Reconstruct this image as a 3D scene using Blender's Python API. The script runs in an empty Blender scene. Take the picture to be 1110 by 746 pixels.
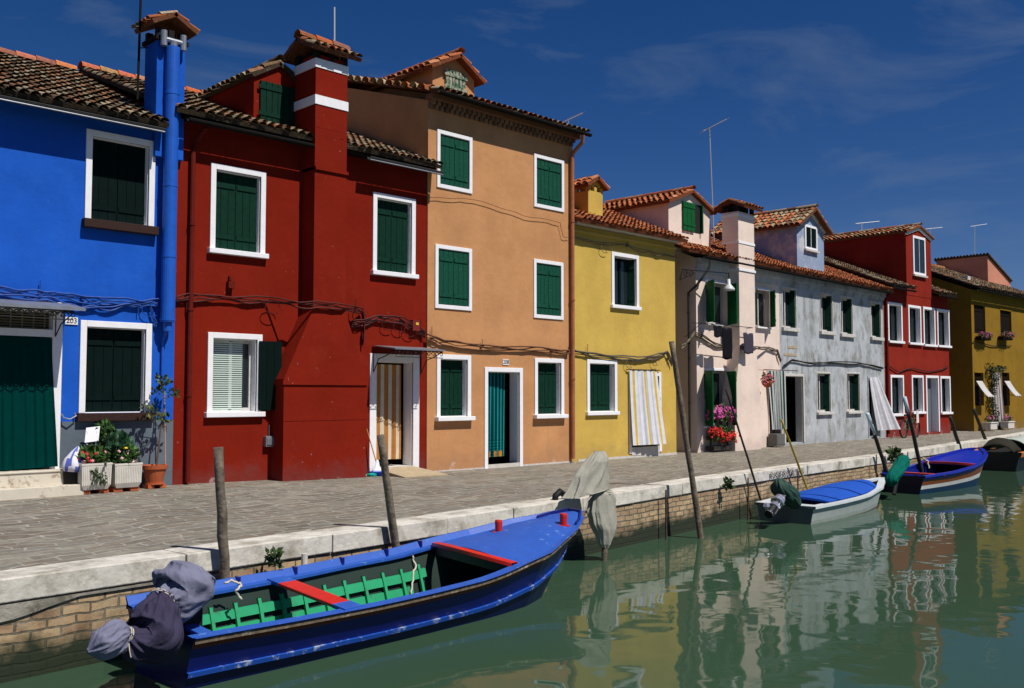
import bpy, bmesh, math, random
from mathutils import Vector, Matrix, Euler, noise as mnoise
R = math.radians
random.seed(7)
scene = bpy.context.scene
COL = scene.collection

# ------------------------------------------------------------------ camera
F = 1040.0; CX = 555.0; CY = 373.0
YAW = R(45.3); PITCH = math.atan(55.0 / F); EYE = Vector((0, 0, 1.6))
cam_d = bpy.data.cameras.new('camera'); cam = bpy.data.objects.new('camera', cam_d); COL.objects.link(cam)
cam_d.sensor_width = 36; cam_d.lens = 36 * F / 1110.0; cam_d.clip_start = 0.1; cam_d.clip_end = 5000
fwd = Vector((math.cos(YAW) * math.cos(PITCH), math.sin(YAW) * math.cos(PITCH), math.sin(PITCH)))
cam.location = EYE; cam.rotation_euler = fwd.to_track_quat('-Z', 'Y').to_euler()
scene.camera = cam
RIGHT = Vector((math.sin(YAW), -math.cos(YAW), 0)); UP = RIGHT.cross(fwd)

# ------------------------------------------------------------------ light
SUN_EL = R(56); SUN_H = Vector((0.15, -0.989, 0)).normalized()
to_sun = Vector((SUN_H.x * math.cos(SUN_EL), SUN_H.y * math.cos(SUN_EL), math.sin(SUN_EL)))
sd = bpy.data.lights.new('sun', 'SUN'); sd.energy = 5.0; sd.angle = R(0.5); sd.color = (1.0, 0.95, 0.87)
sun = bpy.data.objects.new('sun', sd); COL.objects.link(sun); sun.rotation_euler = to_sun.to_track_quat('Z', 'Y').to_euler()
world = bpy.data.worlds.new('World'); scene.world = world; world.use_nodes = True
nt = world.node_tree; nt.nodes.clear()
wo = nt.nodes.new('ShaderNodeOutputWorld'); bg = nt.nodes.new('ShaderNodeBackground')
sky = nt.nodes.new('ShaderNodeTexSky'); sky.sky_type = 'NISHITA'; sky.sun_disc = False
sky.sun_elevation = SUN_EL; sky.sun_rotation = math.atan2(SUN_H.x, SUN_H.y)
sky.air_density = 0.8; sky.dust_density = 0.55; sky.ozone_density = 4.0; sky.altitude = 300
bg.inputs['Strength'].default_value = 0.05
hs = nt.nodes.new('ShaderNodeHueSaturation'); hs.inputs['Saturation'].default_value = 1.3; hs.inputs['Value'].default_value = 1.06
pol = nt.nodes.new('ShaderNodeMixRGB'); pol.blend_type = 'MULTIPLY'; pol.inputs[0].default_value = 1; pol.inputs[2].default_value = (1.08, 1.0, 1.13, 1)
nt.links.new(sky.outputs[0], pol.inputs[1]); nt.links.new(pol.outputs[0], hs.inputs['Color'])
# thin cirrus, part of the sky itself
tc = nt.nodes.new('ShaderNodeTexCoord'); mp = nt.nodes.new('ShaderNodeMapping'); mp.inputs['Scale'].default_value = (2.2, 2.2, 9.0)
mp.inputs['Rotation'].default_value = (0.25, -0.2, 0)
nz = nt.nodes.new('ShaderNodeTexNoise'); nz.inputs['Scale'].default_value = 1.6; nz.inputs['Detail'].default_value = 7; nz.inputs['Roughness'].default_value = .6
nz.inputs['Distortion'].default_value = .6
rp = nt.nodes.new('ShaderNodeValToRGB'); rp.color_ramp.elements[0].position = .5; rp.color_ramp.elements[1].position = .8
rp.color_ramp.elements[0].color = (0, 0, 0, 1); rp.color_ramp.elements[1].color = (.42, .42, .42, 1)
mx = nt.nodes.new('ShaderNodeMixRGB'); mx.inputs[2].default_value = (3.6, 4.6, 6.2, 1)
nt.links.new(tc.outputs['Generated'], mp.inputs[0]); nt.links.new(mp.outputs[0], nz.inputs[0]); nt.links.new(nz.outputs[0], rp.inputs[0])
nt.links.new(rp.outputs[0], mx.inputs[0]); nt.links.new(hs.outputs[0], mx.inputs[1]); nt.links.new(mx.outputs[0], bg.inputs[0])
nt.links.new(bg.outputs[0], wo.inputs[0])
vs = scene.view_settings; vs.view_transform = 'Standard'; vs.look = 'None'; vs.exposure = 0.0; vs.gamma = 1.0; vs.use_curve_mapping = False
scene.render.engine = 'CYCLES'

# ------------------------------------------------------------------ measuring helpers
def ray(px, py):
    return (fwd + RIGHT * ((px - CX) / F) + UP * ((CY - py) / F))
def at(px, py, Y):
    d = ray(px, py); t = (Y - EYE.y) / d.y; return EYE + d * t
def atz(px, py, z):
    d = ray(px, py); t = (z - EYE.z) / d.z; return EYE + d * t

# ------------------------------------------------------------------ mesh builder
class MB:
    def __init__(s): s.v = []; s.f = []; s.c = []; s.col = (1, 1, 1)
    def add(s, vs, fs, col=None):
        b = len(s.v); s.v += [Vector(v) for v in vs]
        for f in fs: s.f.append([b + i for i in f]); s.c.append(col or s.col)
    def quad(s, a, b, c, d, col=None): s.add([a, b, c, d], [(0, 1, 2, 3)], col)
    def box(s, x0, x1, y0, y1, z0, z1, col=None, M=None):
        vs = [Vector((x, y, z)) for x in (x0, x1) for y in (y0, y1) for z in (z0, z1)]
        if M: vs = [M @ v for v in vs]
        s.add(vs, [(0, 1, 3, 2), (4, 6, 7, 5), (0, 4, 5, 1), (2, 3, 7, 6), (0, 2, 6, 4), (1, 5, 7, 3)], col)
    def obox(s, C, A, B, D, a, b, d, col=None):   # centre, three unit axes, half sizes
        vs = [C + A * (i * a) + B * (j * b) + D * (k * d) for i in (-1, 1) for j in (-1, 1) for k in (-1, 1)]
        s.add(vs, [(0, 1, 3, 2), (4, 6, 7, 5), (0, 4, 5, 1), (2, 3, 7, 6), (0, 2, 6, 4), (1, 5, 7, 3)], col)
    def prism(s, poly, vec, col=None):
        n = len(poly); vec = Vector(vec); p = [Vector(q) for q in poly]
        s.add(p + [q + vec for q in p], [tuple(range(n))[::-1], tuple(range(n, 2 * n))] + [(i, (i + 1) % n, n + (i + 1) % n, n + i) for i in range(n)], col)
    def tube(s, path, r, seg=8, col=None, cap=True, mod=None):
        P = [Vector(p) for p in path]; n = len(P); rr = r if isinstance(r, (list, tuple)) else [r] * n
        b = len(s.v); ref = Vector((0, 0, 1)); prev = None
        for i, p in enumerate(P):
            t = (P[min(i + 1, n - 1)] - P[max(i - 1, 0)]).normalized()
            if prev is None: a = t.cross(ref if abs(t.z) < .95 else Vector((0, 1, 0))).normalized()
            else: a = (prev - t * prev.dot(t)).normalized()
            prev = a; bb = t.cross(a)
            for k in range(seg):
                th = 2 * math.pi * k / seg; q = rr[i] * (mod(i, th) if mod else 1)
                s.v.append(p + (a * math.cos(th) + bb * math.sin(th)) * q)
        for i in range(n - 1):
            for k in range(seg):
                k2 = (k + 1) % seg
                s.f.append([b + i * seg + k, b + i * seg + k2, b + (i + 1) * seg + k2, b + (i + 1) * seg + k]); s.c.append(col or s.col)
        if cap:
            s.f.append([b + k for k in range(seg)][::-1]); s.c.append(col or s.col)
            s.f.append([b + (n - 1) * seg + k for k in range(seg)]); s.c.append(col or s.col)
    def lathe(s, c, prof, seg=16, col=None, sx=1, sy=1):   # prof [(r,z)]
        b = len(s.v); c = Vector(c); n = len(prof)
        for r, z in prof:
            for k in range(seg):
                th = 2 * math.pi * k / seg; s.v.append(c + Vector((r * sx * math.cos(th), r * sy * math.sin(th), z)))
        for i in range(n - 1):
            for k in range(seg):
                k2 = (k + 1) % seg; s.f.append([b + i * seg + k, b + i * seg + k2, b + (i + 1) * seg + k2, b + (i + 1) * seg + k]); s.c.append(col or s.col)
        s.f.append([b + k for k in range(seg)][::-1]); s.c.append(col or s.col)
        s.f.append([b + (n - 1) * seg + k for k in range(seg)]); s.c.append(col or s.col)
    def grid(s, fn, nu, nv, colfn=None, col=None):
        b = len(s.v)
        for j in range(nv + 1):
            for i in range(nu + 1): s.v.append(Vector(fn(i / nu, j / nv)))
        for j in range(nv):
            for i in range(nu):
                a = b + j * (nu + 1) + i; s.f.append([a, a + 1, a + nu + 2, a + nu + 1])
                s.c.append(colfn((i + .5) / nu, (j + .5) / nv) if colfn else (col or s.col))
    def build(s, name, mat, parent=None, origin=None, world=False, smooth=False, bevel=0, solid=0):
        vs = s.v
        if parent is not None and world:
            r = parent
            while r.parent: r = r.parent
            Mi = (Matrix.Translation(r.location) @ r.rotation_euler.to_matrix().to_4x4()).inverted(); vs = [Mi @ v for v in vs]
        if origin is not None: o0 = Vector(origin); vs = [v - o0 for v in vs]
        me = bpy.data.meshes.new(name); me.from_pydata([tuple(v) for v in vs], [], s.f)
        ca = me.color_attributes.new('Col', 'FLOAT_COLOR', 'CORNER')
        flat = []
        for f, c in zip(s.f, s.c): flat += [c[0], c[1], c[2], 1.0] * len(f)
        ca.data.foreach_set('color', flat)
        me.materials.append(mat)
        if smooth: me.polygons.foreach_set('use_smooth', [True] * len(me.polygons))
        me.update(); me.validate()
        o = bpy.data.objects.new(name, me); COL.objects.link(o)
        if parent is not None: o.parent = parent
        if origin is not None: o.location = Vector(origin)
        if bevel:
            m = o.modifiers.new('bevel', 'BEVEL'); m.width = bevel; m.segments = 2; m.limit_method = 'ANGLE'; m.angle_limit = R(40)
        if solid:
            m = o.modifiers.new('thick', 'SOLIDIFY'); m.thickness = solid; m.offset = 0
        return o
def tag(o, label=None, cat=None, group=None, kind=None):
    if label: o['label'] = label
    if cat: o['category'] = cat
    if group: o['group'] = group
    if kind: o['kind'] = kind
    return o
def thing(name, label, cat, loc=(0, 0, 0), rz=0, group=None):
    o = bpy.data.objects.new(name, None); COL.objects.link(o); o.location = loc; o.rotation_euler = (0, 0, rz); o.empty_display_size = .2
    return tag(o, label, cat, group)

# ------------------------------------------------------------------ materials
def mat(name, color=None, rough=.8, metal=0, vcol=False, noise=0, nscale=6, bump=0, bscale=60, spec=.3, stain=None, stainlo=.5, stainhi=.7, stainscale=1.5, streak=False):
    m = bpy.data.materials.new(name); m.use_nodes = True; n = m.node_tree.nodes; l = m.node_tree.links
    b = n['Principled BSDF']; b.inputs['Roughness'].default_value = rough; b.inputs['Metallic'].default_value = metal
    b.inputs['Specular IOR Level'].default_value = spec
    tcn = n.new('ShaderNodeTexCoord'); co = tcn.outputs['Object']
    if vcol:
        a = n.new('ShaderNodeAttribute'); a.attribute_name = 'Col'; src = a.outputs['Color']
    else:
        c = n.new('ShaderNodeRGB'); c.outputs[0].default_value = (*color, 1); src = c.outputs[0]
    if noise:
        t = n.new('ShaderNodeTexNoise'); t.inputs['Scale'].default_value = nscale; t.inputs['Detail'].default_value = 6; t.inputs['Roughness'].default_value = .65
        l.new(co, t.inputs[0]); mr = n.new('ShaderNodeMapRange'); mr.inputs[1].default_value = .3; mr.inputs[2].default_value = .7
        mr.inputs[3].default_value = 1 - noise; mr.inputs[4].default_value = 1 + noise * .6; l.new(t.outputs[0], mr.inputs[0])
        mu = n.new('ShaderNodeVectorMath'); mu.operation = 'SCALE'; l.new(src, mu.inputs[0]); l.new(mr.outputs[0], mu.inputs['Scale']); src = mu.outputs[0]
    if stain:
        t = n.new('ShaderNodeTexNoise'); t.inputs['Scale'].default_value = stainscale; t.inputs['Detail'].default_value = 9; t.inputs['Roughness'].default_value = .7
        if streak:
            mp_ = n.new('ShaderNodeMapping'); mp_.inputs['Scale'].default_value = (1.5, 1.5, .8); l.new(co, mp_.inputs[0]); l.new(mp_.outputs[0], t.inputs[0])
        else: l.new(co, t.inputs[0])
        mr = n.new('ShaderNodeMapRange'); mr.inputs[1].default_value = stainlo; mr.inputs[2].default_value = stainhi; l.new(t.outputs[0], mr.inputs[0])
        mi = n.new('ShaderNodeMixRGB'); mi.inputs[2].default_value = (*stain, 1); l.new(mr.outputs[0], mi.inputs[0]); l.new(src, mi.inputs[1]); src = mi.outputs[0]
    l.new(src, b.inputs['Base Color'])
    if bump:
        t = n.new('ShaderNodeTexNoise'); t.inputs['Scale'].default_value = bscale; t.inputs['Detail'].default_value = 5; l.new(co, t.inputs[0])
        bp = n.new('ShaderNodeBump'); bp.inputs['Strength'].default_value = bump; bp.inputs['Distance'].default_value = .02; l.new(t.outputs[0], bp.inputs['Height']); l.new(bp.outputs[0], b.inputs['Normal'])
    m['x'] = 1
    return m
def plaster(name, color, stain=None, damp=.55, **k):
    m = mat(name, color, rough=.95, noise=k.pop('noise', .17), nscale=k.pop('nscale', .9), bump=.3, bscale=9, spec=.04, stain=stain, **k)
    n = m.node_tree.nodes; l = m.node_tree.links; b = n['Principled BSDF']; src = b.inputs['Base Color'].links[0].from_socket
    tcn = n.new('ShaderNodeTexCoord'); sx = n.new('ShaderNodeSeparateXYZ'); l.new(tcn.outputs['Object'], sx.inputs[0])
    def noise(sc, det=8, rough=.7, vec=None, stretch=None):
        t = n.new('ShaderNodeTexNoise'); t.inputs['Scale'].default_value = sc; t.inputs['Detail'].default_value = det; t.inputs['Roughness'].default_value = rough
        if stretch: mp_ = n.new('ShaderNodeMapping'); mp_.inputs['Scale'].default_value = stretch; l.new(tcn.outputs['Object'], mp_.inputs[0]); l.new(mp_.outputs[0], t.inputs[0])
        else: l.new(tcn.outputs['Object'], t.inputs[0])
        return t
    def ramp(sock, a_, b_, c_, d_):
        mr = n.new('ShaderNodeMapRange'); mr.inputs[1].default_value = a_; mr.inputs[2].default_value = b_; mr.inputs[3].default_value = c_; mr.inputs[4].default_value = d_; l.new(sock, mr.inputs[0]); return mr.outputs[0]
    def mixin(fac, col):
        nonlocal src
        mi = n.new('ShaderNodeMixRGB'); mi.inputs[2].default_value = (*col, 1); l.new(fac, mi.inputs[0]); l.new(src, mi.inputs[1]); src = mi.outputs[0]
    # damp salty zone rising from the foot of the wall
    h_ = n.new('ShaderNodeMath'); h_.operation = 'MULTIPLY_ADD'; l.new(noise(2.2).outputs[0], h_.inputs[0]); h_.inputs[1].default_value = -1.6; l.new(sx.outputs[2], h_.inputs[2])
    mixin(ramp(h_.outputs[0], -.75, -.35, damp, 0), tuple(c * .62 + .035 for c in color))
    mixin(ramp(h_.outputs[0], -1.0, -.86, .75, 0), tuple(min(.7, c * .5 + .3) for c in color))
    # runs of dirt and small chips
    rn_ = ramp(noise(1.0, 9, .72, stretch=(5, 5, .5)).outputs[0], .56, .72, 0, .28); mixin(rn_, tuple(c * .6 + .01 for c in color))
    mixin(ramp(noise(16, 3, .5).outputs[0], .735, .75, 0, .8), tuple(min(.6, c * .6 + .2) for c in color))
    l.new(src, b.inputs['Base Color']); return m
M = {}
M['blue'] = plaster('blue_plaster', (.014, .098, .5), stain=(.02, .12, .54), stainlo=.5, stainhi=.8)
M['plinth'] = plaster('grey_plinth_plaster', (.12, .15, .18))
M['red'] = plaster('red_plaster', (.2, .0145, .0065), stain=(.23, .025, .012), stainlo=.55, stainhi=.85)
M['orange'] = plaster('orange_plaster', (.53, .265, .118), stain=(.44, .2, .085), stainlo=.5, stainhi=.85)
M['yellow'] = plaster('yellow_plaster', (.58, .395, .09), stain=(.5, .33, .08), stainlo=.5, stainhi=.85)
M['pink'] = plaster('pink_plaster', (.78, .64, .55), stain=(.66, .5, .42), stainlo=.58, stainhi=.85, stainscale=.9)
M['grey'] = plaster('weathered_grey_plaster', (.43, .455, .48), stain=(.2, .2, .18), stainlo=.47, stainhi=.64, stainscale=1.6, streak=True, noise=.22)
M['bluegrey'] = plaster('blue_grey_plaster', (.26, .33, .46), stain=(.5, .5, .52), stainlo=.5, stainhi=.62, stainscale=1.3)
M['red_far'] = plaster('far_red_plaster', (.24, .024, .014), stain=(.2, .016, .01))
M['ochre'] = plaster('ochre_plaster', (.25, .145, .02), stain=(.2, .12, .015))
M['salmon'] = plaster('salmon_plaster', (.55, .24, .16))
M['white'] = mat('white_paint', (.82, .82, .84), rough=.7, noise=.06, nscale=9, bump=.1)
M['white_trim_worn'] = mat('worn_stone_trim', (.55, .53, .5), rough=.9, noise=.25, nscale=8)
M['brownsill'] = mat('brown_stone_sill', (.035, .014, .01), rough=.85, noise=.5, nscale=40, bump=.3)
M['stone'] = mat('pale_stone', (.58, .55, .5), rough=.85, noise=.15, nscale=7, bump=.2)
M['marble'] = mat('veined_marble', (.62, .57, .47), rough=.5, noise=.1, nscale=3, stain=(.3, .22, .13), stainlo=.55, stainhi=.62, stainscale=4)
M['green'] = mat('green_shutter_paint', (.007, .07, .042), rough=.7, spec=.1, noise=.35, nscale=25, stain=(.05, .16, .1), stainlo=.58, stainhi=.75, stainscale=8)
M['green_dark'] = mat('dark_green_shutter_paint', (.004, .03, .018), rough=.7, spec=.08, noise=.25, nscale=12)
M['green_black'] = mat('black_green_shutter_paint', (.002, .009, .008), rough=.7, spec=.06, noise=.2)
M['green_bright'] = mat('bright_green_shutter_paint', (.005, .09, .026), rough=.7, spec=.1, noise=.2)
M['green_worn'] = mat('flaking_green_shutter_paint', (.03, .11, .06), rough=.8, noise=.3, stain=(.38, .36, .28), stainlo=.46, stainhi=.56, stainscale=14)
M['brown_dark'] = mat('dark_brown_shutter_paint', (.012, .007, .004), rough=.7, spec=.08, noise=.2)
M['glass'] = mat('window_glass', (.012, .02, .022), rough=.06, spec=.6)
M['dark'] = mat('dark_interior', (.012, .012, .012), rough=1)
M['blind'] = mat('pale_blind', (.55, .66, .6), rough=.6)
M['tile'] = mat('roof_tile_clay', vcol=True, rough=.95, noise=.35, nscale=18, bump=.4, bscale=50, spec=.1, stain=(.32, .3, .22), stainlo=.6, stainhi=.75, stainscale=9)
M['gutter'] = mat('grey_gutter_metal', (.035, .035, .035), rough=.7, noise=.2, spec=.1)
M['blackgut'] = mat('dark_gutter_metal', (.012, .011, .01), rough=.8, spec=.08)
M['zinc'] = mat('zinc_pipe', (.3, .32, .36), rough=.45, metal=.6, noise=.2)
M['copper'] = mat('orange_painted_pipe', (.36, .13, .055), rough=.6, noise=.25, nscale=4)
M['redpipe'] = mat('red_painted_pipe', (.12, .010, .006), rough=.75, spec=.1, noise=.2)
M['bluepipe'] = mat('blue_painted_pipe', (.012, .1, .5), rough=.45, noise=.15)
M['iron'] = mat('black_iron', (.012, .012, .013), rough=.6, metal=.3)
M['rust'] = mat('rusty_cable', (.09, .05, .03), rough=.9, noise=.5, nscale=20)
M['cable_blue'] = mat('blue_painted_cable', (.01, .06, .3), rough=.6, noise=.3, nscale=15)
M['cable_red'] = mat('dark_red_cable', (.07, .008, .006), rough=.7, noise=.4, nscale=15)
M['cable_brown'] = mat('brown_cable', (.16, .07, .035), rough=.8, noise=.5, nscale=15)
M['cable_grey'] = mat('grey_cable', (.14, .12, .08), rough=.8, noise=.5, nscale=15)
M['vc'] = mat('painted_coloured', vcol=True, rough=.7, noise=.1, nscale=20)
M['cloth'] = mat('woven_cloth', vcol=True, rough=1, noise=.12, nscale=6, bump=.1, bscale=120, spec=.0)
M['leaf'] = mat('leaf', vcol=True, rough=.6, noise=.2, nscale=20)
M['brick'] = None
M['wood_pole'] = mat('weathered_pole_wood', (.17, .135, .1), rough=.95, noise=.5, nscale=14, bump=.6, bscale=30, stain=(.06, .045, .035), stainlo=.5, stainhi=.7, stainscale=6, streak=True)
M['wood_dark'] = mat('dark_pole_wood', (.035, .03, .025), rough=.9, noise=.4, nscale=14, bump=.4)
M['terracotta'] = mat('terracotta', (.42, .10, .035), rough=.8, noise=.15, nscale=8)
M['concrete'] = mat('tan_concrete', (.42, .33, .21), rough=.95, noise=.2, nscale=5, bump=.3)
M['antenna'] = mat('antenna_aluminium', (.45, .47, .5), rough=.5, metal=.2)
M['bark'] = mat('bark', (.12, .08, .05), rough=.9, noise=.3)
M['canvas'] = mat('grey_canvas', (.36, .35, .29), rough=.95, noise=.2, nscale=5, bump=.3, bscale=40, stain=(.27, .26, .21), stainlo=.5, stainhi=.75, stainscale=2)
M['navycloth'] = mat('faded_navy_cloth', (.028, .028, .055), rough=.95, noise=.25, nscale=5, bump=.8, bscale=9, spec=.05, stain=(.17, .185, .25), stainlo=.47, stainhi=.6, stainscale=2.2)
M['greencloth'] = mat('dark_green_tarpaulin', (.02, .06, .045), rough=.7, noise=.35, nscale=9, bump=.5, bscale=8)
M['tealcloth'] = mat('teal_green_cloth', (.0, .11, .08), rough=.85, spec=.1, noise=.2, bump=.4, bscale=9)
M['chrome'] = mat('bare_metal_leg', (.5, .5, .58), rough=.3, metal=.7, noise=.3)

def brickmat():
    m = bpy.data.materials.new('canal_brick'); m.use_nodes = True; n = m.node_tree.nodes; l = m.node_tree.links; b = n['Principled BSDF']; b.inputs['Roughness'].default_value = .9
    uv = n.new('ShaderNodeAttribute'); uv.attribute_name = 'Col'      # r = metres along the wall / 100, g = height
    sp = n.new('ShaderNodeSeparateColor'); l.new(uv.outputs['Color'], sp.inputs[0])
    uvn = n.new('ShaderNodeUVMap'); uvn.uv_map = 'wall'
    nzw = n.new('ShaderNodeTexNoise'); nzw.inputs['Scale'].default_value = 3; l.new(uvn.outputs[0], nzw.inputs[0])
    ad = n.new('ShaderNodeMixRGB'); ad.blend_type = 'ADD'; ad.inputs[0].default_value = .075; l.new(uvn.outputs[0], ad.inputs[1]); l.new(nzw.outputs['Color'], ad.inputs[2])
    br = n.new('ShaderNodeTexBrick'); l.new(ad.outputs[0], br.inputs[0]); br.inputs['Scale'].default_value = 1
    br.inputs['Brick Width'].default_value = .27; br.inputs['Row Height'].default_value = .088; br.inputs['Mortar Size'].default_value = .012; br.inputs['Mortar Smooth'].default_value = .3
    br.inputs['Color1'].default_value = (.5, .35, .19, 1); br.inputs['Color2'].default_value = (.27, .15, .085, 1); br.inputs['Mortar'].default_value = (.10, .085, .06, 1); br.inputs['Bias'].default_value = -.1
    n2 = n.new('ShaderNodeTexNoise'); n2.inputs['Scale'].default_value = 5; n2.inputs['Detail'].default_value = 8; n2.inputs['Roughness'].default_value = .75; l.new(uvn.outputs[0], n2.inputs[0])
    r2 = n.new('ShaderNodeMapRange'); r2.inputs[1].default_value = .46; r2.inputs[2].default_value = .66; l.new(n2.outputs[0], r2.inputs[0])
    mi = n.new('ShaderNodeMixRGB'); mi.inputs[2].default_value = (.46, .4, .27, 1); 
    nd = n.new('ShaderNodeTexNoise'); nd.inputs['Scale'].default_value = 3.3; nd.inputs['Detail'].default_value = 9; nd.inputs['Roughness'].default_value = .8; l.new(uvn.outputs[0], nd.inputs[0])
    rd_ = n.new('ShaderNodeMapRange'); rd_.inputs[1].default_value = .48; rd_.inputs[2].default_value = .66; rd_.inputs[4].default_value = .85; l.new(nd.outputs[0], rd_.inputs[0])
    md = n.new('ShaderNodeMixRGB'); md.inputs[2].default_value = (.12, .095, .055, 1); l.new(rd_.outputs[0], md.inputs[0]); l.new(br.outputs[0], md.inputs[1]); l.new(md.outputs[0], mi.inputs[1])
    sc = n.new('ShaderNodeMath'); sc.operation = 'MULTIPLY'; sc.inputs[1].default_value = .5; l.new(r2.outputs[0], sc.inputs[0]); l.new(sc.outputs[0], mi.inputs[0])
    # algae rising from the water line
    sx = n.new('ShaderNodeSeparateXYZ'); l.new(uvn.outputs[0], sx.inputs[0])
    n3 = n.new('ShaderNodeTexNoise'); n3.inputs['Scale'].default_value = 2.5; n3.inputs['Detail'].default_value = 7; l.new(uvn.outputs[0], n3.inputs[0])
    m1 = n.new('ShaderNodeMath'); m1.operation = 'MULTIPLY_ADD'; l.new(n3.outputs[0], m1.inputs[0]); m1.inputs[1].default_value = .5; l.new(sx.outputs[1], m1.inputs[2])
    r3 = n.new('ShaderNodeMapRange'); r3.inputs[1].default_value = .44; r3.inputs[2].default_value = .62; r3.inputs[3].default_value = 1; r3.inputs[4].default_value = 0; l.new(m1.outputs[0], r3.inputs[0])
    ma = n.new('ShaderNodeMixRGB'); ma.inputs[2].default_value = (.014, .022, .008, 1); l.new(r3.outputs[0], ma.inputs[0]); l.new(mi.outputs[0], ma.inputs[1])
    l.new(ma.outputs[0], b.inputs['Base Color'])
    bp = n.new('ShaderNodeBump'); bp.inputs['Strength'].default_value = .7; bp.inputs['Distance'].default_value = .02
    m2 = n.new('ShaderNodeMath'); m2.operation = 'MULTIPLY_ADD'; l.new(br.outputs['Fac'], m2.inputs[0]); m2.inputs[1].default_value = -1; l.new(n2.outputs[0], m2.inputs[2])
    l.new(m2.outputs[0], bp.inputs['Height']); l.new(bp.outputs[0], b.inputs['Normal'])
    return m
def kerbmat():
    m = mat('white_kerb_stone', (.62, .59, .52), rough=.85, noise=.2, nscale=3.5, bump=.4, bscale=18, stain=(.27, .245, .19), stainlo=.47, stainhi=.66, stainscale=2.3); return m
def pavemat():
    m = bpy.data.materials.new('old_paving_stone'); m.use_nodes = True; n = m.node_tree.nodes; l = m.node_tree.links; b = n['Principled BSDF']; b.inputs['Roughness'].default_value = .9; b.inputs['Specular IOR Level'].default_value = .2
    tcn = n.new('ShaderNodeTexCoord'); mp_ = n.new('ShaderNodeMapping'); mp_.inputs['Rotation'].default_value = (0, 0, -.1); l.new(tcn.outputs['Object'], mp_.inputs[0])
    def warp(src, sc, am):
        nw = n.new('ShaderNodeTexNoise'); nw.inputs['Scale'].default_value = sc; nw.inputs['Detail'].default_value = 2; l.new(src, nw.inputs[0]); sb = n.new('ShaderNodeVectorMath'); sb.operation = 'SUBTRACT'; sb.inputs[1].default_value = (.5, .5, .5); l.new(nw.outputs['Color'], sb.inputs[0])
        sc_ = n.new('ShaderNodeVectorMath'); sc_.operation = 'SCALE'; sc_.inputs['Scale'].default_value = am; l.new(sb.outputs[0], sc_.inputs[0]); ad = n.new('ShaderNodeVectorMath'); l.new(src, ad.inputs[0]); l.new(sc_.outputs[0], ad.inputs[1]); return ad.outputs[0]
    co = warp(warp(mp_.outputs[0], .8, .75), 3.6, .2)
    br = n.new('ShaderNodeTexBrick'); l.new(co, br.inputs[0]); br.inputs['Scale'].default_value = 1; br.inputs['Brick Width'].default_value = .38; br.inputs['Row Height'].default_value = .2; br.inputs['Mortar Size'].default_value = .02; br.inputs['Mortar Smooth'].default_value = .5
    br.offset = .37; br.squash = 1.5; br.squash_frequency = 3
    br.inputs['Color1'].default_value = (0, 0, 0, 1); br.inputs['Color2'].default_value = (1, 1, 1, 1); br.inputs['Mortar'].default_value = (.5, .5, .5, 1)
    cr = n.new('ShaderNodeValToRGB'); e = cr.color_ramp.elements; e[0].color = (.16, .145, .115, 1); e[1].color = (.26, .24, .19, 1)
    for p_, c_ in ((.3, (.2, .165, .125, 1)), (.55, (.19, .18, .15, 1)), (.8, (.225, .195, .155, 1))): x = e.new(p_); x.color = c_
    l.new(br.outputs['Color'], cr.inputs[0])
    n2 = n.new('ShaderNodeTexNoise'); n2.inputs['Scale'].default_value = 7; n2.inputs['Detail'].default_value = 9; n2.inputs['Roughness'].default_value = .75; l.new(tcn.outputs['Object'], n2.inputs[0])
    mr = n.new('ShaderNodeMapRange'); mr.inputs[1].default_value = .3; mr.inputs[2].default_value = .7; mr.inputs[3].default_value = .62; mr.inputs[4].default_value = 1.3; l.new(n2.outputs[0], mr.inputs[0])
    n4 = n.new('ShaderNodeTexNoise'); n4.inputs['Scale'].default_value = .7; n4.inputs['Detail'].default_value = 4; l.new(tcn.outputs['Object'], n4.inputs[0]); r4 = n.new('ShaderNodeMapRange'); r4.inputs[1].default_value = .35; r4.inputs[2].default_value = .65; r4.inputs[3].default_value = .85; r4.inputs[4].default_value = 1.1; l.new(n4.outputs[0], r4.inputs[0])
    mm = n.new('ShaderNodeMath'); mm.operation = 'MULTIPLY'; l.new(mr.outputs[0], mm.inputs[0]); l.new(r4.outputs[0], mm.inputs[1])
    mu = n.new('ShaderNodeVectorMath'); mu.operation = 'SCALE'; l.new(cr.outputs[0], mu.inputs[0]); l.new(mm.outputs[0], mu.inputs['Scale'])
    n5 = n.new('ShaderNodeTexNoise'); n5.inputs['Scale'].default_value = 2.3; n5.inputs['Detail'].default_value = 5; l.new(tcn.outputs['Object'], n5.inputs[0]); r5 = n.new('ShaderNodeMapRange'); r5.inputs[1].default_value = .4; r5.inputs[2].default_value = .6; r5.inputs[3].default_value = .35; r5.inputs[4].default_value = .9; l.new(n5.outputs[0], r5.inputs[0])
    m3 = n.new('ShaderNodeMath'); m3.operation = 'MULTIPLY'; l.new(br.outputs['Fac'], m3.inputs[0]); l.new(r5.outputs[0], m3.inputs[1])
    mi = n.new('ShaderNodeMixRGB'); mi.inputs[2].default_value = (.36, .34, .29, 1); l.new(m3.outputs[0], mi.inputs[0]); l.new(mu.outputs[0], mi.inputs[1])
    l.new(mi.outputs[0], b.inputs['Base Color'])
    bp = n.new('ShaderNodeBump'); bp.inputs['Strength'].default_value = .6; bp.inputs['Distance'].default_value = .02; m2 = n.new('ShaderNodeMath'); m2.operation = 'MULTIPLY_ADD'
    l.new(br.outputs['Fac'], m2.inputs[0]); m2.inputs[1].default_value = -.5; l.new(n2.outputs[0], m2.inputs[2]); l.new(m2.outputs[0], bp.inputs['Height']); l.new(bp.outputs[0], b.inputs['Normal'])
    return m
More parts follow.
